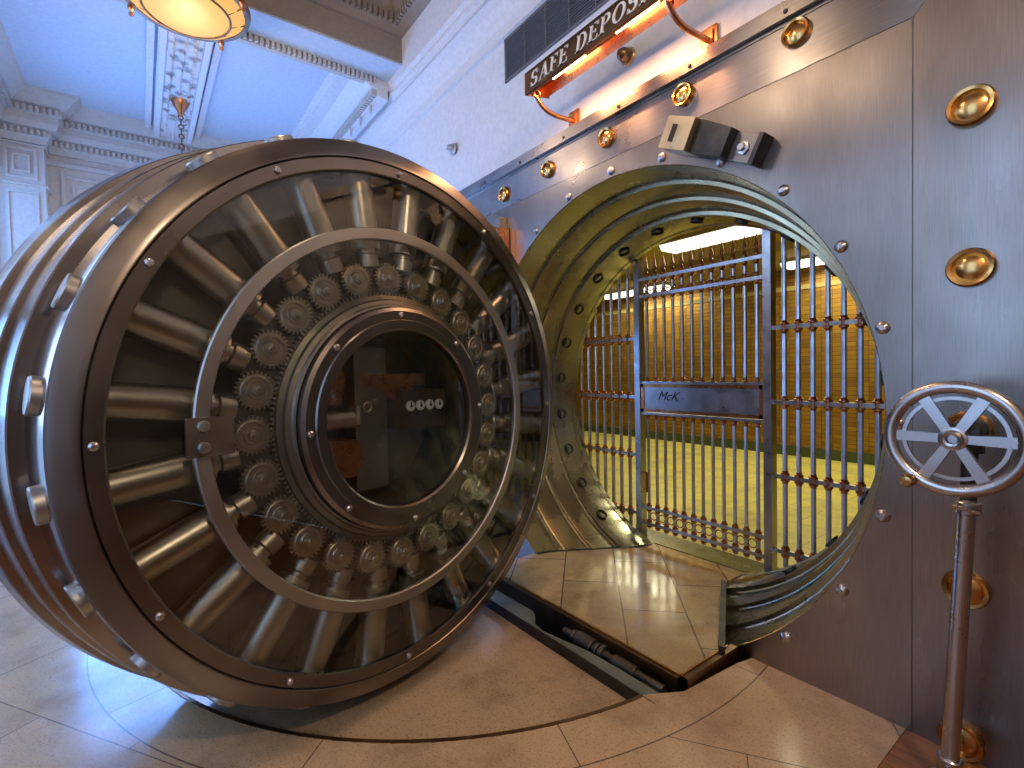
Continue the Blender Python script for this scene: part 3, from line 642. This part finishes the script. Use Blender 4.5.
# ================================================================== BRIDGE, TRENCH
BZ = .035
br = thing('bridge_platform', 'marble topped bridge platform with steel edge leading into the vault', 'platform', (-1.78, .1, BZ))
def bl(x, y): return (x + 1.78, y - .1)
def chord(y):
    pts = [(0, R0), (.17, 1.172), (.18, 1.146), (.33, 1.122), (.34, 1.098), (.486, 1.078), (.5, 1.05), (.69, 1.036), (.73, 1.03)]
    for (ya, ra), (yb, rb) in zip(pts, pts[1:]):
        if ya <= y <= yb: r = ra + (rb - ra) * (y - ya) / (yb - ya); return math.sqrt(r * r - (CZ - BZ) ** 2)
    return .32
lft = [bl(CX - chord(y) - .004, y) for y in (.725, .69, .5, .49, .34, .33, .18, .17, .0)]
bm = bm_(); prism(bm, [bl(-2.47, -.355), bl(-1.13, -.375), bl(-1.13, -.10), bl(-1.47, .50), bl(-1.47, .725)] + lft, -.03, 0, XY); bmesh.ops.triangulate(bm, faces=[f for f in bm.faces if len(f.verts) > 4]); obj('marble_top', bm, 'bridge', br, smooth=False)
bm = bm_(); box(bm, (*bl(-2.47, -.40), -.22), (*bl(-1.10, -.378), -.002)); box(bm, (*bl(-1.128, -.40), -.22), (*bl(-1.10, -.02), -.002)); obj('edge_beam', bm, 'bronze', br, smooth=False)
bm = bm_(); box(bm, (*bl(-2.50, -.382), -.004), (*bl(-1.12, -.374), .003)); box(bm, (*bl(-1.133, -.38), -.004), (*bl(-1.125, -.05), .003)); obj('brass_edging', bm, 'brass', br, smooth=False)
# dark rubber strips where the floor meets the ring
bm = bm_()
ys = [0, .085, .175, .25, .335, .41, .49, .59, .69]
for s in (-1,):
    for ya, yb in zip(ys, ys[1:]):
        ca, cb = s * chord(ya), s * chord(yb); w = -s * .022
        prism(bm, [(ca + .0 - .001, ya - .1), (cb - .001, yb - .1), (cb + w, yb - .1), (ca + w, ya - .1)], -.01, .004, XY)
obj('edge_strip', bm, 'iron', br, smooth=False)
bm = bm_(); prism(bm, [bl(-1.135, -.11), bl(-1.105, -.11), bl(-1.45, .50), bl(-1.48, .50)], -.16, .022, XY); obj('edge_strip', bm, 'iron', br, smooth=False)
bm = bm_(); box(bm, (-2.42, .735, -.1), (-1.33, .95, .034)); box(bm, (-2.42, .735, .034), (-1.33, .745, .038)); obj('trim_15', bm, 'sill', smooth=False, kind='structure')

tr = thing('trench_gear', 'sunken steel trough with a lifting screw between bridge and curved step', 'floor mechanism', (-1.78, -.47, -.35))
def tl_(x, y, z): return (x + 1.78, y + .47, z + .35)
bm = bm_(); box(bm, tl_(-2.5, -.56, -.38), tl_(-.99, -.005, -.36)); box(bm, tl_(-2.5, -.385, -.37), tl_(-1.08, -.378, -.20)); obj('trough', bm, 'teal', tr, smooth=False)
# cover plate with hooked cut-out
bm = bm_(); prism(bm, [(-.72, -.075), (.635, -.075), (.69, -.02), (.60, -.012), (.44, -.012), (.27, -.018), (.12, -.045), (.02, -.062), (-.06, -.050), (-.10, -.015), (-.12, .0), (-.16, .022), (-.34, .018), (-.72, .015)], .335, .347, XY)
obj('cover_plate', bm, 'teal', tr, smooth=False)
bm = bm_(); P0 = Vector((.06, .034, .335)); P1_ = Vector((.62, .030, .335))
cyl(bm, P0, P1_, .018, seg=16)
for t, r_, w in ((.10, .030, .02), (.16, .036, .10), (.36, .032, .02), (.42, .036, .02), (.55, .028, .12)):
    a_ = P0.lerp(P1_, t); b_ = P0.lerp(P1_, t + w / .56); cyl(bm, a_, b_, r_, seg=20, bev=.003)
obj('lifting_screw', bm, 'plate', tr)
bm = bm_(); prism(bm, [(.52, -.03), (.64, -.045), (.67, .01), (.60, .05), (.53, .035)], .24, .335, XY); obj('bearing_block', bm, 'iron', tr, smooth=False)
bm = bm_(); box(bm, (-.72, -.079, .0), (.66, -.075, .35)); obj('side_plate', bm, 'iron', tr, smooth=False)

# ================================================================== GATE
GY = .775
gt = thing('vault_gate', 'steel barred day gate with copper collars and a framed plaque, inside the doorway', 'gate', (-1.80, GY, 0))
def G(x): return x + 1.80
PX = [-2.235, -1.345]
for px in PX:
    bm = bm_(); box(bm, (G(px) - .022, -.03, .035), (G(px) + .022, .03, 2.20)); bmesh.ops.bevel(bm, geom=bm.edges[:], offset=.003, segments=1); obj('gate_post', bm, 'barsteel', gt, smooth=False)
for z in (1.82, 1.705, .255, .145):
    bm = bm_(); box(bm, (G(PX[0]), -.014, z - .010), (G(PX[1]), .014, z + .010)); obj('gate_rail', bm, 'barsteel', gt, smooth=False)
for z in (1.115, .905):
    bm = bm_(); box(bm, (G(PX[0]), -.014, z - .008), (G(PX[1]), .014, z + .008)); obj('gate_rail', bm, 'barsteel', gt, smooth=False)
def bar_bm(r, z0, z1):
    bm = bm_(); cyl(bm, (0, 0, z0), (0, 0, z1), r, seg=10); return bm
def sleeve(z, r=.0125, h=.034):
    bm = bm_(); lathe(bm, [(r * .85, z - h), (r * 1.15, z - h * .92), (r * .95, z - h * .75), (r * 1.5, z - h * .62), (r * 1.5, z - h * .38), (r, z - h * .28), (r, z + h * .28), (r * 1.5, z + h * .38), (r * 1.5, z + h * .62), (r * .95, z + h * .75), (r * 1.15, z + h * .92), (r * .85, z + h)], (0, 0, 0), (0, 0, 1), 12); return bm
# leaf bars: upper and lower run (the plaque sits between), each with collars and a spear
bm = bm_(); cyl(bm, (0, 0, 1.12), (0, 0, 1.83), .0105, seg=10); ub = obj('gate_bar', bm, 'barsteel', gt)
bm = bm_(); cyl(bm, (0, 0, .12), (0, 0, .90), .0105, seg=10); lb = obj('gate_bar', bm, 'barsteel', gt)
uc = [obj('bar_collar', sleeve(z, h=h), 'dkcopper', ub) for z, h in ((1.82, .036), (1.705, .034), (1.137, .015))]
lc = [obj('bar_collar', sleeve(z, h=h), 'dkcopper', lb) for z, h in ((.883, .015), (.255, .034), (.145, .034))]
bm = bm_(); lathe(bm, [(.007, 1.85), (.012, 1.862), (.007, 1.872), (.013, 1.89), (.008, 1.91), (.003, 1.95), (0, 1.985)], (0, 0, 0), (0, 0, 1), 8)
for s in (-1, 1): tube(bm, [(s * .006, 0, 1.87), (s * .022, 0, 1.885), (s * .026, 0, 1.915), (s * .014, 0, 1.945)], .0028, 6)
sp_ = obj('spear_finial', bm, 'dkcopper', ub)
NB = 12
for k in range(NB):
    x = G(PX[0]) + .068 + (PX[1] - PX[0] - .136) * k / (NB - 1)
    o = ub if k == 0 else copy_part(ub, gt); o.location = (x, 0, 0)
    if k: [copy_part(c_, o) for c_ in uc]; copy_part(sp_, o)
    o = lb if k == 0 else copy_part(lb, gt); o.location = (x, 0, 0)
    if k: [copy_part(c_, o) for c_ in lc]
# scroll rings between the two top rails
bm = bm_(); torus(bm, (0, 0, 0), (0, 1, 0), .025, .0036, 16, 6); rg = obj('scroll_ring', bm, 'dkcopper', gt); n_ = 0
for k in range(NB - 1):
    for z in (1.762, .20):
        o = rg if n_ == 0 else copy_part(rg, gt); n_ += 1
        o.location = (G(PX[0]) + .068 + (PX[1] - PX[0] - .136) * (k + .5) / (NB - 1), 0, z)
# plaque
bm = bm_(); box(bm, (G(PX[0]) + .03, -.014, .925), (G(PX[1]) - .03, .006, 1.10)); pq = obj('plaque', bm, 'barsteel', gt, smooth=False, label='blue grey engraved plaque')
bm = bm_(); f0, f1 = G(PX[0]) + .026, G(PX[1]) - .026
for (a, b, c, d) in ((f0, f1, 1.085, 1.105), (f0, f1, .918, .938), (f0, f0 + .022, .918, 1.105), (f1 - .022, f1, .918, 1.105)): box(bm, (a, -.022, c), (b, -.004, d))
obj('plaque_frame', bm, 'copper', pq, smooth=False)
def text_mesh(txt, size, shear=0, ext=.001, name='lettering'):
    c = bpy.data.curves.new('t', 'FONT'); c.body = txt; c.size = size; c.extrude = ext; c.shear = shear
    o = bpy.data.objects.new('t', c); COL.objects.link(o); bpy.context.view_layer.update()
    me = bpy.data.meshes.new_from_object(o.evaluated_get(bpy.context.evaluated_depsgraph_get())); me.name = name
    bpy.data.objects.remove(o); bpy.data.curves.remove(c); return me
me = text_mesh('McK', .085, .5); me.materials.append(M['iron']); o = bpy.data.objects.new('lettering', me); COL.objects.link(o); o.parent = pq
o.location = (G(-2.08), -.0155, 1.0); o.rotation_euler = (PI / 2, 0, 0)
# side bars of the grille, right and left of the leaf
def side(xs, top, solo):
    b0 = None; stuff = bm_()
    for k, x in enumerate(xs):
        if b0 is None:
            bm = bm_(); cyl(bm, (0, 0, .04), (0, 0, top), .0125, seg=10); b0 = obj('side_bar', bm, 'barsteel', gt); o = b0
            if solo: c0 = [obj('bar_collar', sleeve(z, .0145, .036), 'dkcopper', b0) for z in (1.42, 1.015, .61, .20)]
        else:
            o = copy_part(b0, gt)
            if solo: [copy_part(c_, o) for c_ in c0]
        o.location = (G(x), 0, 0)
        if not solo:
            for z in (1.42, 1.015, .61, .20):
                b = sleeve(z, .0145, .036); bmesh.ops.translate(b, verts=b.verts, vec=(G(x), 0, 0)); me_ = bpy.data.meshes.new('tmp'); b.to_mesh(me_); b.free(); stuff.from_mesh(me_); bpy.data.meshes.remove(me_)
    if not solo: obj('bar_collars', stuff, 'dkcopper', gt, kind='stuff')
    else: stuff.free()
side([-1.265 + .0705 * k for k in range(8)], 2.2, True)
side([-2.33 - .0785 * k for k in range(7)], 2.2, False)
for z in (1.42, 1.015, .61, .20):
    bm = bm_(); box(bm, (G(-1.33), -.011, z - .011), (G(-.68), .011, z + .011)); obj('side_rail', bm, 'barsteel', gt, smooth=False)
    bm = bm_(); box(bm, (G(-2.82), -.011, z - .011), (G(-2.24), .011, z + .011)); obj('side_rail', bm, 'barsteel', gt, smooth=False)
bm = bm_(); box(bm, (G(PX[0]) + .03, -.05, .36), (G(PX[0]) + .06, .0, .50)); obj('latch_box', bm, 'brass', gt, smooth=False, label='small brass latch')

# ================================================================== VAULT INTERIOR
VY1, VX0, VX1, VH = 4.98, -7.6, 1.2, 2.5
bm = bm_(); box(bm, (VX0, .95, -.2), (VX1, VY1, 0)); obj('floor', bm, 'vfloor', smooth=False, kind='structure')
bm = bm_(); box(bm, (VX0, .735, -.2), (-2.42, .951, .0)); box(bm, (-1.33, .735, -.2), (VX1, .951, .0)); obj('floor', bm, 'vfloor', smooth=False, kind='structure')
bm = bm_(); box(bm, (VX0, .73, VH), (VX1, VY1, VH + .2)); obj('ceiling', bm, 'vaultceil', smooth=False, kind='structure')
bm = bm_(); box(bm, (VX0, VY1, 0), (VX1, VY1 + .2, VH)); obj('wall_vault_back', bm, 'boxes', smooth=False, kind='structure')
bm = bm_(); box(bm, (VX0 - .2, .73, 0), (VX0, VY1, VH)); obj('wall_vault_left', bm, 'vaultwall', smooth=False, kind='structure')
bm = bm_(); box(bm, (VX1, .73, 0), (VX1 + .2, VY1, VH)); obj('wall_vault_right', bm, 'vaultwall', smooth=False, kind='structure')
bm = bm_(); box(bm, (VX0, .62, 0), (CX - 1.44, .735, VH)); box(bm, (CX + 1.44, .62, 0), (VX1, .735, VH)); obj('wall_vault_front', bm, 'vaultwall', smooth=False, kind='structure')
bm = bm_(); box(bm, (VX0, VY1 - .03, 0), (VX1, VY1, .13)); obj('baseboard_vault', bm, 'green', smooth=False, kind='structure')
bm = bm_(); box(bm, (VX0, VY1 - .02, 2.2), (VX1, VY1, 2.26)); 
for y in (1.4, 3.4): box(bm, (VX0, y, VH - .09), (VX1, y + .10, VH))
obj('trim_16', bm, 'vaultceil', smooth=False, kind='structure')
lamps = [((-2.55, 2.45), 'long bright fluorescent ceiling light nearest the gate'), ((-2.3, 4.5), 'fluorescent ceiling light at the back of the vault, seen right of the gate post'), ((-5.3, 4.5), 'fluorescent ceiling light far in the left part of the vault')]
for i, ((x, y), lb_) in enumerate(lamps):
    t = thing('fluorescent_light', lb_, 'light', (x, y, VH), 0, 'fluorescent lights in the vault')
    bm = bm_(); box(bm, (-.66, -.17, -.035), (.66, .17, 0)); obj('housing', bm, 'stone', t, smooth=False)
    bm = bm_(); prism(bm, [(-.15, -.035), (.15, -.035), (.12, -.085), (-.12, -.085)], -.64, .64, lambda u, v, h: Vector((h, u, v))); obj('diffuser', bm, 'tube', t, smooth=False)
    light('fluorescent_glow', 'AREA', (x, y, VH - .10), 28, (1, .93, .60), 1.25, .25, (x, y, 0))

# ================================================================== SIGN, LAMPS, SMALL FITTINGS
sg = thing('lit_sign', 'copper sign SAFE DEPOSIT lit from below, above the steel front', 'sign', (-1.68, WY, 2.67))
def Sg(x): return x + 1.68
SY = -.25 - WY
x0, x1 = Sg(-2.15), Sg(-1.17)
bm = bm_()
box(bm, (x0, SY - .012, .055), (x1, SY, .165)); box(bm, (x0, SY - .016, .160), (x1, SY - .012, .166)); box(bm, (x0, SY - .016, .053), (x1, SY - .012, .059))
obj('sign_face', bm, 'bronze', sg, smooth=False, label='dark bronze face')
bm = bm_(); n = 10
pts = [(SY + .0, .055), (SY, .165), (SY + .06, .175), (SY + .13, .150), (SY + .16, .10), (SY + .155, .095), (SY + .125, .142), (SY + .06, .165), (SY + .008, .155), (SY + .008, .055)]
prism(bm, pts, x0, x1, YZ); 
for xx in (x0 - .008, x1): prism(bm, [(SY - .012, .053), (SY - .012, .166), (SY + .06, .178), (SY + .13, .155), (SY + .165, .09)], xx, xx + .008, YZ)
obj('reflector', bm, 'copper', sg, label='copper trough reflector')
for cxl in (-.22, .22):
    bm = bm_(); cyl(bm, (cxl - .12, SY + .07, .115), (cxl + .12, SY + .07, .115), .014, seg=12, bev=.004); obj('lamp_tube', bm, 'bulb', sg)
    light('sign_glow', 'AREA', (-1.68 + cxl, WY + SY + .07, 2.67 + .095), 5.5, (1, .50, .22), .24, .03, (-1.68 + cxl, WY + SY + .12, 1.5))
for xx in (-2.119, -1.259):
    s = Sg(xx)
    bm = bm_(); tube(bm, bez((s, -.01, -.01), (s, -.14, -.01), (s - .02, -.20, -.03), (s - .02, SY + .05, .06)), .013, 12)
    torus(bm, (s - .02, SY + .06, .075), (1, 0, 0), .022, .008, 20, 8); arm = obj('bracket_arm', bm, 'copper', sg)
    bm = bm_(); box(bm, (s - .04, -.014, -.06), (s + .04, 0, .05)); box(bm, (s - .024, -.024, -.035), (s + .024, -.014, .03)); obj('wall_plate', bm, 'copper', sg, smooth=False)
# serif letters built from strokes
def letters(bm, txt, x, z, h, y0, y1, sh=.18):
    T, t, sl = h * .16, h * .065, h * .10
    def q(pts): prism(bm, [(px + sh * (pz - z), pz) for px, pz in pts], y0, y1, XZ)
    def bar(ax, az, bx, bz, w):
        d = Vector((bx - ax, bz - az)).normalized() * (w / 2); n = Vector((-d.y, d.x)); q([(ax + n.x, az + n.y), (ax - n.x, az - n.y), (bx - n.x, bz - n.y), (bx + n.x, bz + n.y)])
    def serif(cx, cz, w): bar(cx - w / 2, cz, cx + w / 2, cz, t)
    def arcs(cx, cz, rx, rz, a, b, w0, w1, n=14):
        for k in range(n):
            A = R(a + (b - a) * k / n); B = R(a + (b - a) * (k + 1) / n)
            def wd(an): return w0 + (w1 - w0) * abs(math.cos(an))
            q([(cx + (rx - wd(A) / 2) * math.cos(A), cz + (rz - wd(A) / 2) * math.sin(A)), (cx + (rx + wd(A) / 2) * math.cos(A), cz + (rz + wd(A) / 2) * math.sin(A)),
               (cx + (rx + wd(B) / 2) * math.cos(B), cz + (rz + wd(B) / 2) * math.sin(B)), (cx + (rx - wd(B) / 2) * math.cos(B), cz + (rz - wd(B) / 2) * math.sin(B))])
    for ch in txt:
        W_ = {'S': .55, 'A': .78, 'F': .58, 'E': .62, 'D': .76, 'P': .60, 'O': .80, 'I': .34, 'T': .68, ' ': .34}[ch] * h
        if ch == 'S':
            arcs(x + W_ * .48, z + h * .74, W_ * .36, h * .235, 20, 270, t, T); arcs(x + W_ * .48, z + h * .265, W_ * .40, h * .24, -160, 90, t, T)
            bar(x + W_ * .86, z + h * .70, x + W_ * .86, z + h * .97, t); bar(x + W_ * .06, z + h * .03, x + W_ * .06, z + h * .30, t)
        elif ch == 'A':
            bar(x + W_ * .5, z + h, x + W_ * .14, z, t); bar(x + W_ * .5, z + h, x + W_ * .84, z, T); bar(x + W_ * .25, z + h * .36, x + W_ * .72, z + h * .36, t); serif(x + W_ * .14, z + t / 2, h * .26); serif(x + W_ * .84, z + t / 2, h * .32)
        elif ch in 'FEPDIT':
            sx_ = x + (W_ * .5 if ch in 'IT' else W_ * .22)
            bar(sx_, z, sx_, z + h, T); serif(sx_, z + t / 2, h * .34)
            if ch in 'FEI': serif(sx_, z + h - t / 2, h * .34)
            if ch in 'FE':
                bar(sx_, z + h - t / 2, x + W_ * .88, z + h - t / 2, t); bar(x + W_ * .88, z + h, x + W_ * .88, z + h * .78, t); bar(sx_, z + h * .52, x + W_ * .68, z + h * .52, t); bar(x + W_ * .68, z + h * .62, x + W_ * .68, z + h * .42, t)
            if ch == 'E': bar(sx_, z + t / 2, x + W_ * .90, z + t / 2, t); bar(x + W_ * .92, z, x + W_ * .92, z + h * .25, t)
            if ch == 'T': bar(x + W_ * .04, z + h - t / 2, x + W_ * .96, z + h - t / 2, t); bar(x + W_ * .05, z + h, x + W_ * .05, z + h * .76, t); bar(x + W_ * .95, z + h, x + W_ * .95, z + h * .76, t)
            if ch == 'P': serif(sx_ - h * .05, z + h - t / 2, h * .2); bar(sx_, z + h - t / 2, x + W_ * .55, z + h - t / 2, t); bar(sx_, z + h * .48, x + W_ * .55, z + h * .48, t); arcs(x + W_ * .55, z + h * .73, W_ * .30, h * .235, -90, 90, t, T)
            if ch == 'D': serif(sx_ - h * .05, z + h - t / 2, h * .2); bar(sx_, z + h - t / 2, x + W_ * .5, z + h - t / 2, t); bar(sx_, z + t / 2, x + W_ * .5, z + t / 2, t); arcs(x + W_ * .48, z + h * .5, W_ * .38, h * .47, -90, 90, t, T)
        elif ch == 'O': arcs(x + W_ * .5, z + h * .5, W_ * .38, h * .47, 0, 360, t, T, 28)
        x += W_ + h * .13
    return x
b_ = bm_(); xe = letters(b_, 'SAFE DEPOSIT', 0, 0, .074, -.0165, -.012); b_.free()
fx = (Sg(-1.25) - Sg(-2.105)) / xe; cur = 0
for ch in 'SAFE DEPOSIT':
    bm = bm_(); cur = letters(bm, ch, cur, 0, .074, -.0165, -.012)
    for v in bm.verts: v.co = Vector((Sg(-2.105) + v.co.x * fx, SY + v.co.y, .073 + v.co.z))
    if ch == ' ': bm.free()
    else: obj('letter', bm, 'letter', sg, smooth=False)

# ventilation grille
vg = thing('vent_grille', 'dark louvred air grille high on the white wall', 'vent', (-2.05, WY, 3.20))
bm = bm_(); box(bm, (-.72, -.006, 0), (.55, 0, .27)); obj('recess', bm, 'grille', vg, smooth=False)
bm = bm_()
for (a, b, c, d) in ((-.73, .56, -.01, .004), (-.73, .56, .266, .28), (-.73, -.715, -.01, .28), (.545, .56, -.01, .28)): box(bm, (a, -.014, c), (b, 0, d))
for x in (-.51, -.30, -.09, .12, .33): box(bm, (x - .004, -.016, 0), (x + .004, -.004, .27))
obj('vent_frame', bm, 'grslat', vg, smooth=False)
bm = bm_()
for k in range(16): z = .012 + k * .0165; box(bm, (-.715, -.013, z), (.545, -.007, z + .004))
obj('louvres', bm, 'grslat', vg, smooth=False)
# small fittings on the white wall
t = thing('wall_knob', 'small steel fitting alone on the bare white wall', 'fitting', (-3.49, WY, 3.0))
bm = bm_(); lathe(bm, [(0, -.07), (.02, -.068), (.03, -.055), (.03, -.03), (.045, -.025), (.045, -.012), (.0, -.012)], seg=20); obj('knob_head', bm, 'wheelm', t)
bm = bm_(); lathe(bm, [(.0, -.014), (.03, -.014), (.034, 0), (0, 0)], seg=20); obj('knob_base', bm, 'iron', t)
t = thing('dome_fitting', 'round bronze dome on the wall just under the lit sign', 'fitting', (-1.72, WY, 2.83))
bm = bm_(); lathe(bm, [(0, -.075), (.018, -.07), (.030, -.055), (.034, -.035), (.034, -.012), (0, -.012)], seg=24); obj('dome', bm, 'bronze', t)
bm = bm_(); lathe(bm, [(0, -.012), (.042, -.012), (.046, -.006), (.046, 0), (0, 0)], seg=24); obj('dome_base', bm, 'pale_bronze', t)

# hanging bowl lamps
def bowl_lamp(loc, drop, label, watts=17):
    t = thing('hanging_lamp', label, 'lamp', loc, 0, 'hanging bowl lamps')
    r_ = .35
    bm = bm_(); lathe(bm, [(0, -.085), (.12, -.082), (.19, -.070), (.235, -.052), (.0, -.050)], axis=(0, 0, 1), seg=48); obj('amber_bowl', bm, 'amber', t, label='glowing amber glass bowl')
    bm = bm_(); lathe(bm, [(.245, -.052), (.295, -.030), (.330, .0), (.25, .0), (.245, -.045)], axis=(0, 0, 1), seg=48); obj('amber_border', bm, 'amber', t)
    bm = bm_(); torus(bm, (0, 0, -.052), (0, 0, 1), .240, .008, 48, 8); lathe(bm, [(.325, -.012), (.352, -.010), (.362, .02), (.352, .05), (.325, .05), (.325, 0)], (0, 0, 0), (0, 0, 1), 48, close=True)
    for k in range(12):
        a = 2 * PI * k / 12; cyl(bm, (.24 * math.cos(a), .24 * math.sin(a), -.053), (.33 * math.cos(a), .33 * math.sin(a), -.006), .005, seg=6)
    obj('lamp_rim', bm, 'bronze', t)
    for k in range(4):
        a = R(-38 + 90 * k); c = Vector((.36 * math.cos(a), .36 * math.sin(a), .01)); bm = bm_()
        lathe(bm, [(0, -.075), (.010, -.070), (.014, -.055), (.006, -.045), (.018, -.03), (.020, -.01), (.010, .01), (.022, .03), (0, .06)], c, (0, 0, 1), 10); obj('rim_finial', bm, 'copper', t)
    bm = bm_()
    for k in range(4):
        a = R(-38 + 90 * k); cyl(bm, (.35 * math.cos(a), .35 * math.sin(a), .04), (.02 * math.cos(a), .02 * math.sin(a), .42), .006, seg=6)
    n = int((drop - .42) / .045)
    for k in range(n):
        ax = (1, 0, 0) if k % 2 else (0, 1, 0); torus(bm, (0, 0, .44 + k * .045), ax, .020, .006, 10, 6)
    obj('chain', bm, 'bronze', t)
    bm = bm_(); lathe(bm, [(0, drop - .16), (.015, drop - .15), (.02, drop - .12), (.05, drop - .07), (.075, drop - .02), (.08, drop), (0, drop)], (0, 0, 0), (0, 0, 1), 16); obj('ceiling_rose', bm, 'copper', t)
    light('lamp_glow', 'POINT', (loc[0], loc[1], loc[2] - .26), watts, (1, .74, .50), .08)
bowl_lamp((-3.78, -1.69, 3.58), .73, 'large amber bowl lamp hanging nearest, cut off by the top of the photo')
bowl_lamp((-5.64, -1.62, 2.55), 1.27, 'further hanging lamp, only its chain and ceiling rose above the door')

bowl_lamp((-1.55, -1.69, 3.35), .96, 'bowl lamp hanging over the middle of the room, level with the doorway')
bowl_lamp((1.1, -1.69, 3.35), .96, 'bowl lamp hanging nearest the back wall of the room', 95)

# ================================================================== HAND WHEEL
hw_ = thing('hand_wheel', 'six spoked steel hand wheel on a tall steel post before the vault front', 'hand wheel', (-.335, -.20, 0))
WC = Vector((-.015, -.10, 1.015)); WR = .152
bm = bm_(); cyl(bm, (-.042, 0, 0), (-.042, 0, .03), .052, seg=32, bev=.006); cyl(bm, (-.042, 0, .03), (-.040, 0, .10), .029, seg=28, bev=.004); obj('post_foot', bm, 'wheelm', hw_)
bm = bm_(); cyl(bm, (-.040, 0, .09), (-.006, 0, .84), .0205, seg=28); obj('post', bm, 'wheelm', hw_)
bm = bm_(); cyl(bm, (-.005, 0, .80), (-.004, 0, .835), .028, seg=28, bev=.003); cyl(bm, (-.032, -.02, .818), (.03, -.045, .818), .006, seg=8); obj('post_collar', bm, 'wheelm', hw_)
bm = bm_(); cyl(bm, (-.004, 0, .835), (-.001, 0, .98), .018, seg=24); obj('sleeve', bm, 'iron', hw_, label='dark sleeve')
bm = bm_(); cyl(bm, (0, .02, 1.03), (0, -.075, 1.03), .035, seg=24, bev=.004); cyl(bm, (0, 0, .97), (0, 0, 1.03), .03, seg=20); obj('gear_head', bm, 'iron', hw_)
bm = bm_(); torus(bm, WC, (0, 1, 0), WR - .016, .0165, 80, 16); rim = obj('wheel_rim', bm, 'wheelm', hw_)
bm = bm_(); lathe(bm, [(WR - .050, .004), (WR - .041, .004), (WR - .041, .015), (WR - .050, .015)], WC, (0, 1, 0), 64, close=True); obj('inner_flange', bm, 'wheelm', hw_)
for k in range(6):
    a = R(60 * k); d = Vector((math.cos(a), 0, math.sin(a))); n = Vector((-math.sin(a), 0, math.cos(a)))
    bm = bm_(); A_ = [WC + d * .026 + n * .011, WC + d * .026 - n * .011, WC + d * (WR - .024) - n * .014, WC + d * (WR - .024) + n * .014]
    B_ = [p + Vector((0, .014, 0)) for p in A_]; A_ = [p - Vector((0, .006, 0)) for p in A_]
    vs = [bm.verts.new(p) for p in A_ + B_]
    for f in ((0, 1, 2, 3), (4, 7, 6, 5), (0, 4, 5, 1), (1, 5, 6, 2), (2, 6, 7, 3), (3, 7, 4, 0)): bm.faces.new([vs[i] for i in f])
    bmesh.ops.bevel(bm, geom=bm.edges[:], offset=.002, segments=2); obj('spoke', bm, 'wheelm', hw_, smooth=False)
bm = bm_(); lathe(bm, [(.012, -.020), (.018, -.022), (.022, -.018), (.024, -.012), (.030, -.010), (.032, .0), (.030, .02), (0, .02), (0, -.008), (.012, -.008)], WC, (0, 1, 0), 32); obj('hub', bm, 'wheelm', hw_)
bm = bm_(); a = R(234); hp = WC + Vector((math.cos(a), 0, math.sin(a))) * (WR - .006); lathe(bm, [(0, -.058), (.012, -.056), (.017, -.046), (.014, -.034), (.009, -.026), (.014, -.018), (.018, -.008), (.016, .0), (0, .006)], hp, (0, 1, 0), 20)
obj('handle_knob', bm, 'brass', hw_, label='small brass knob')
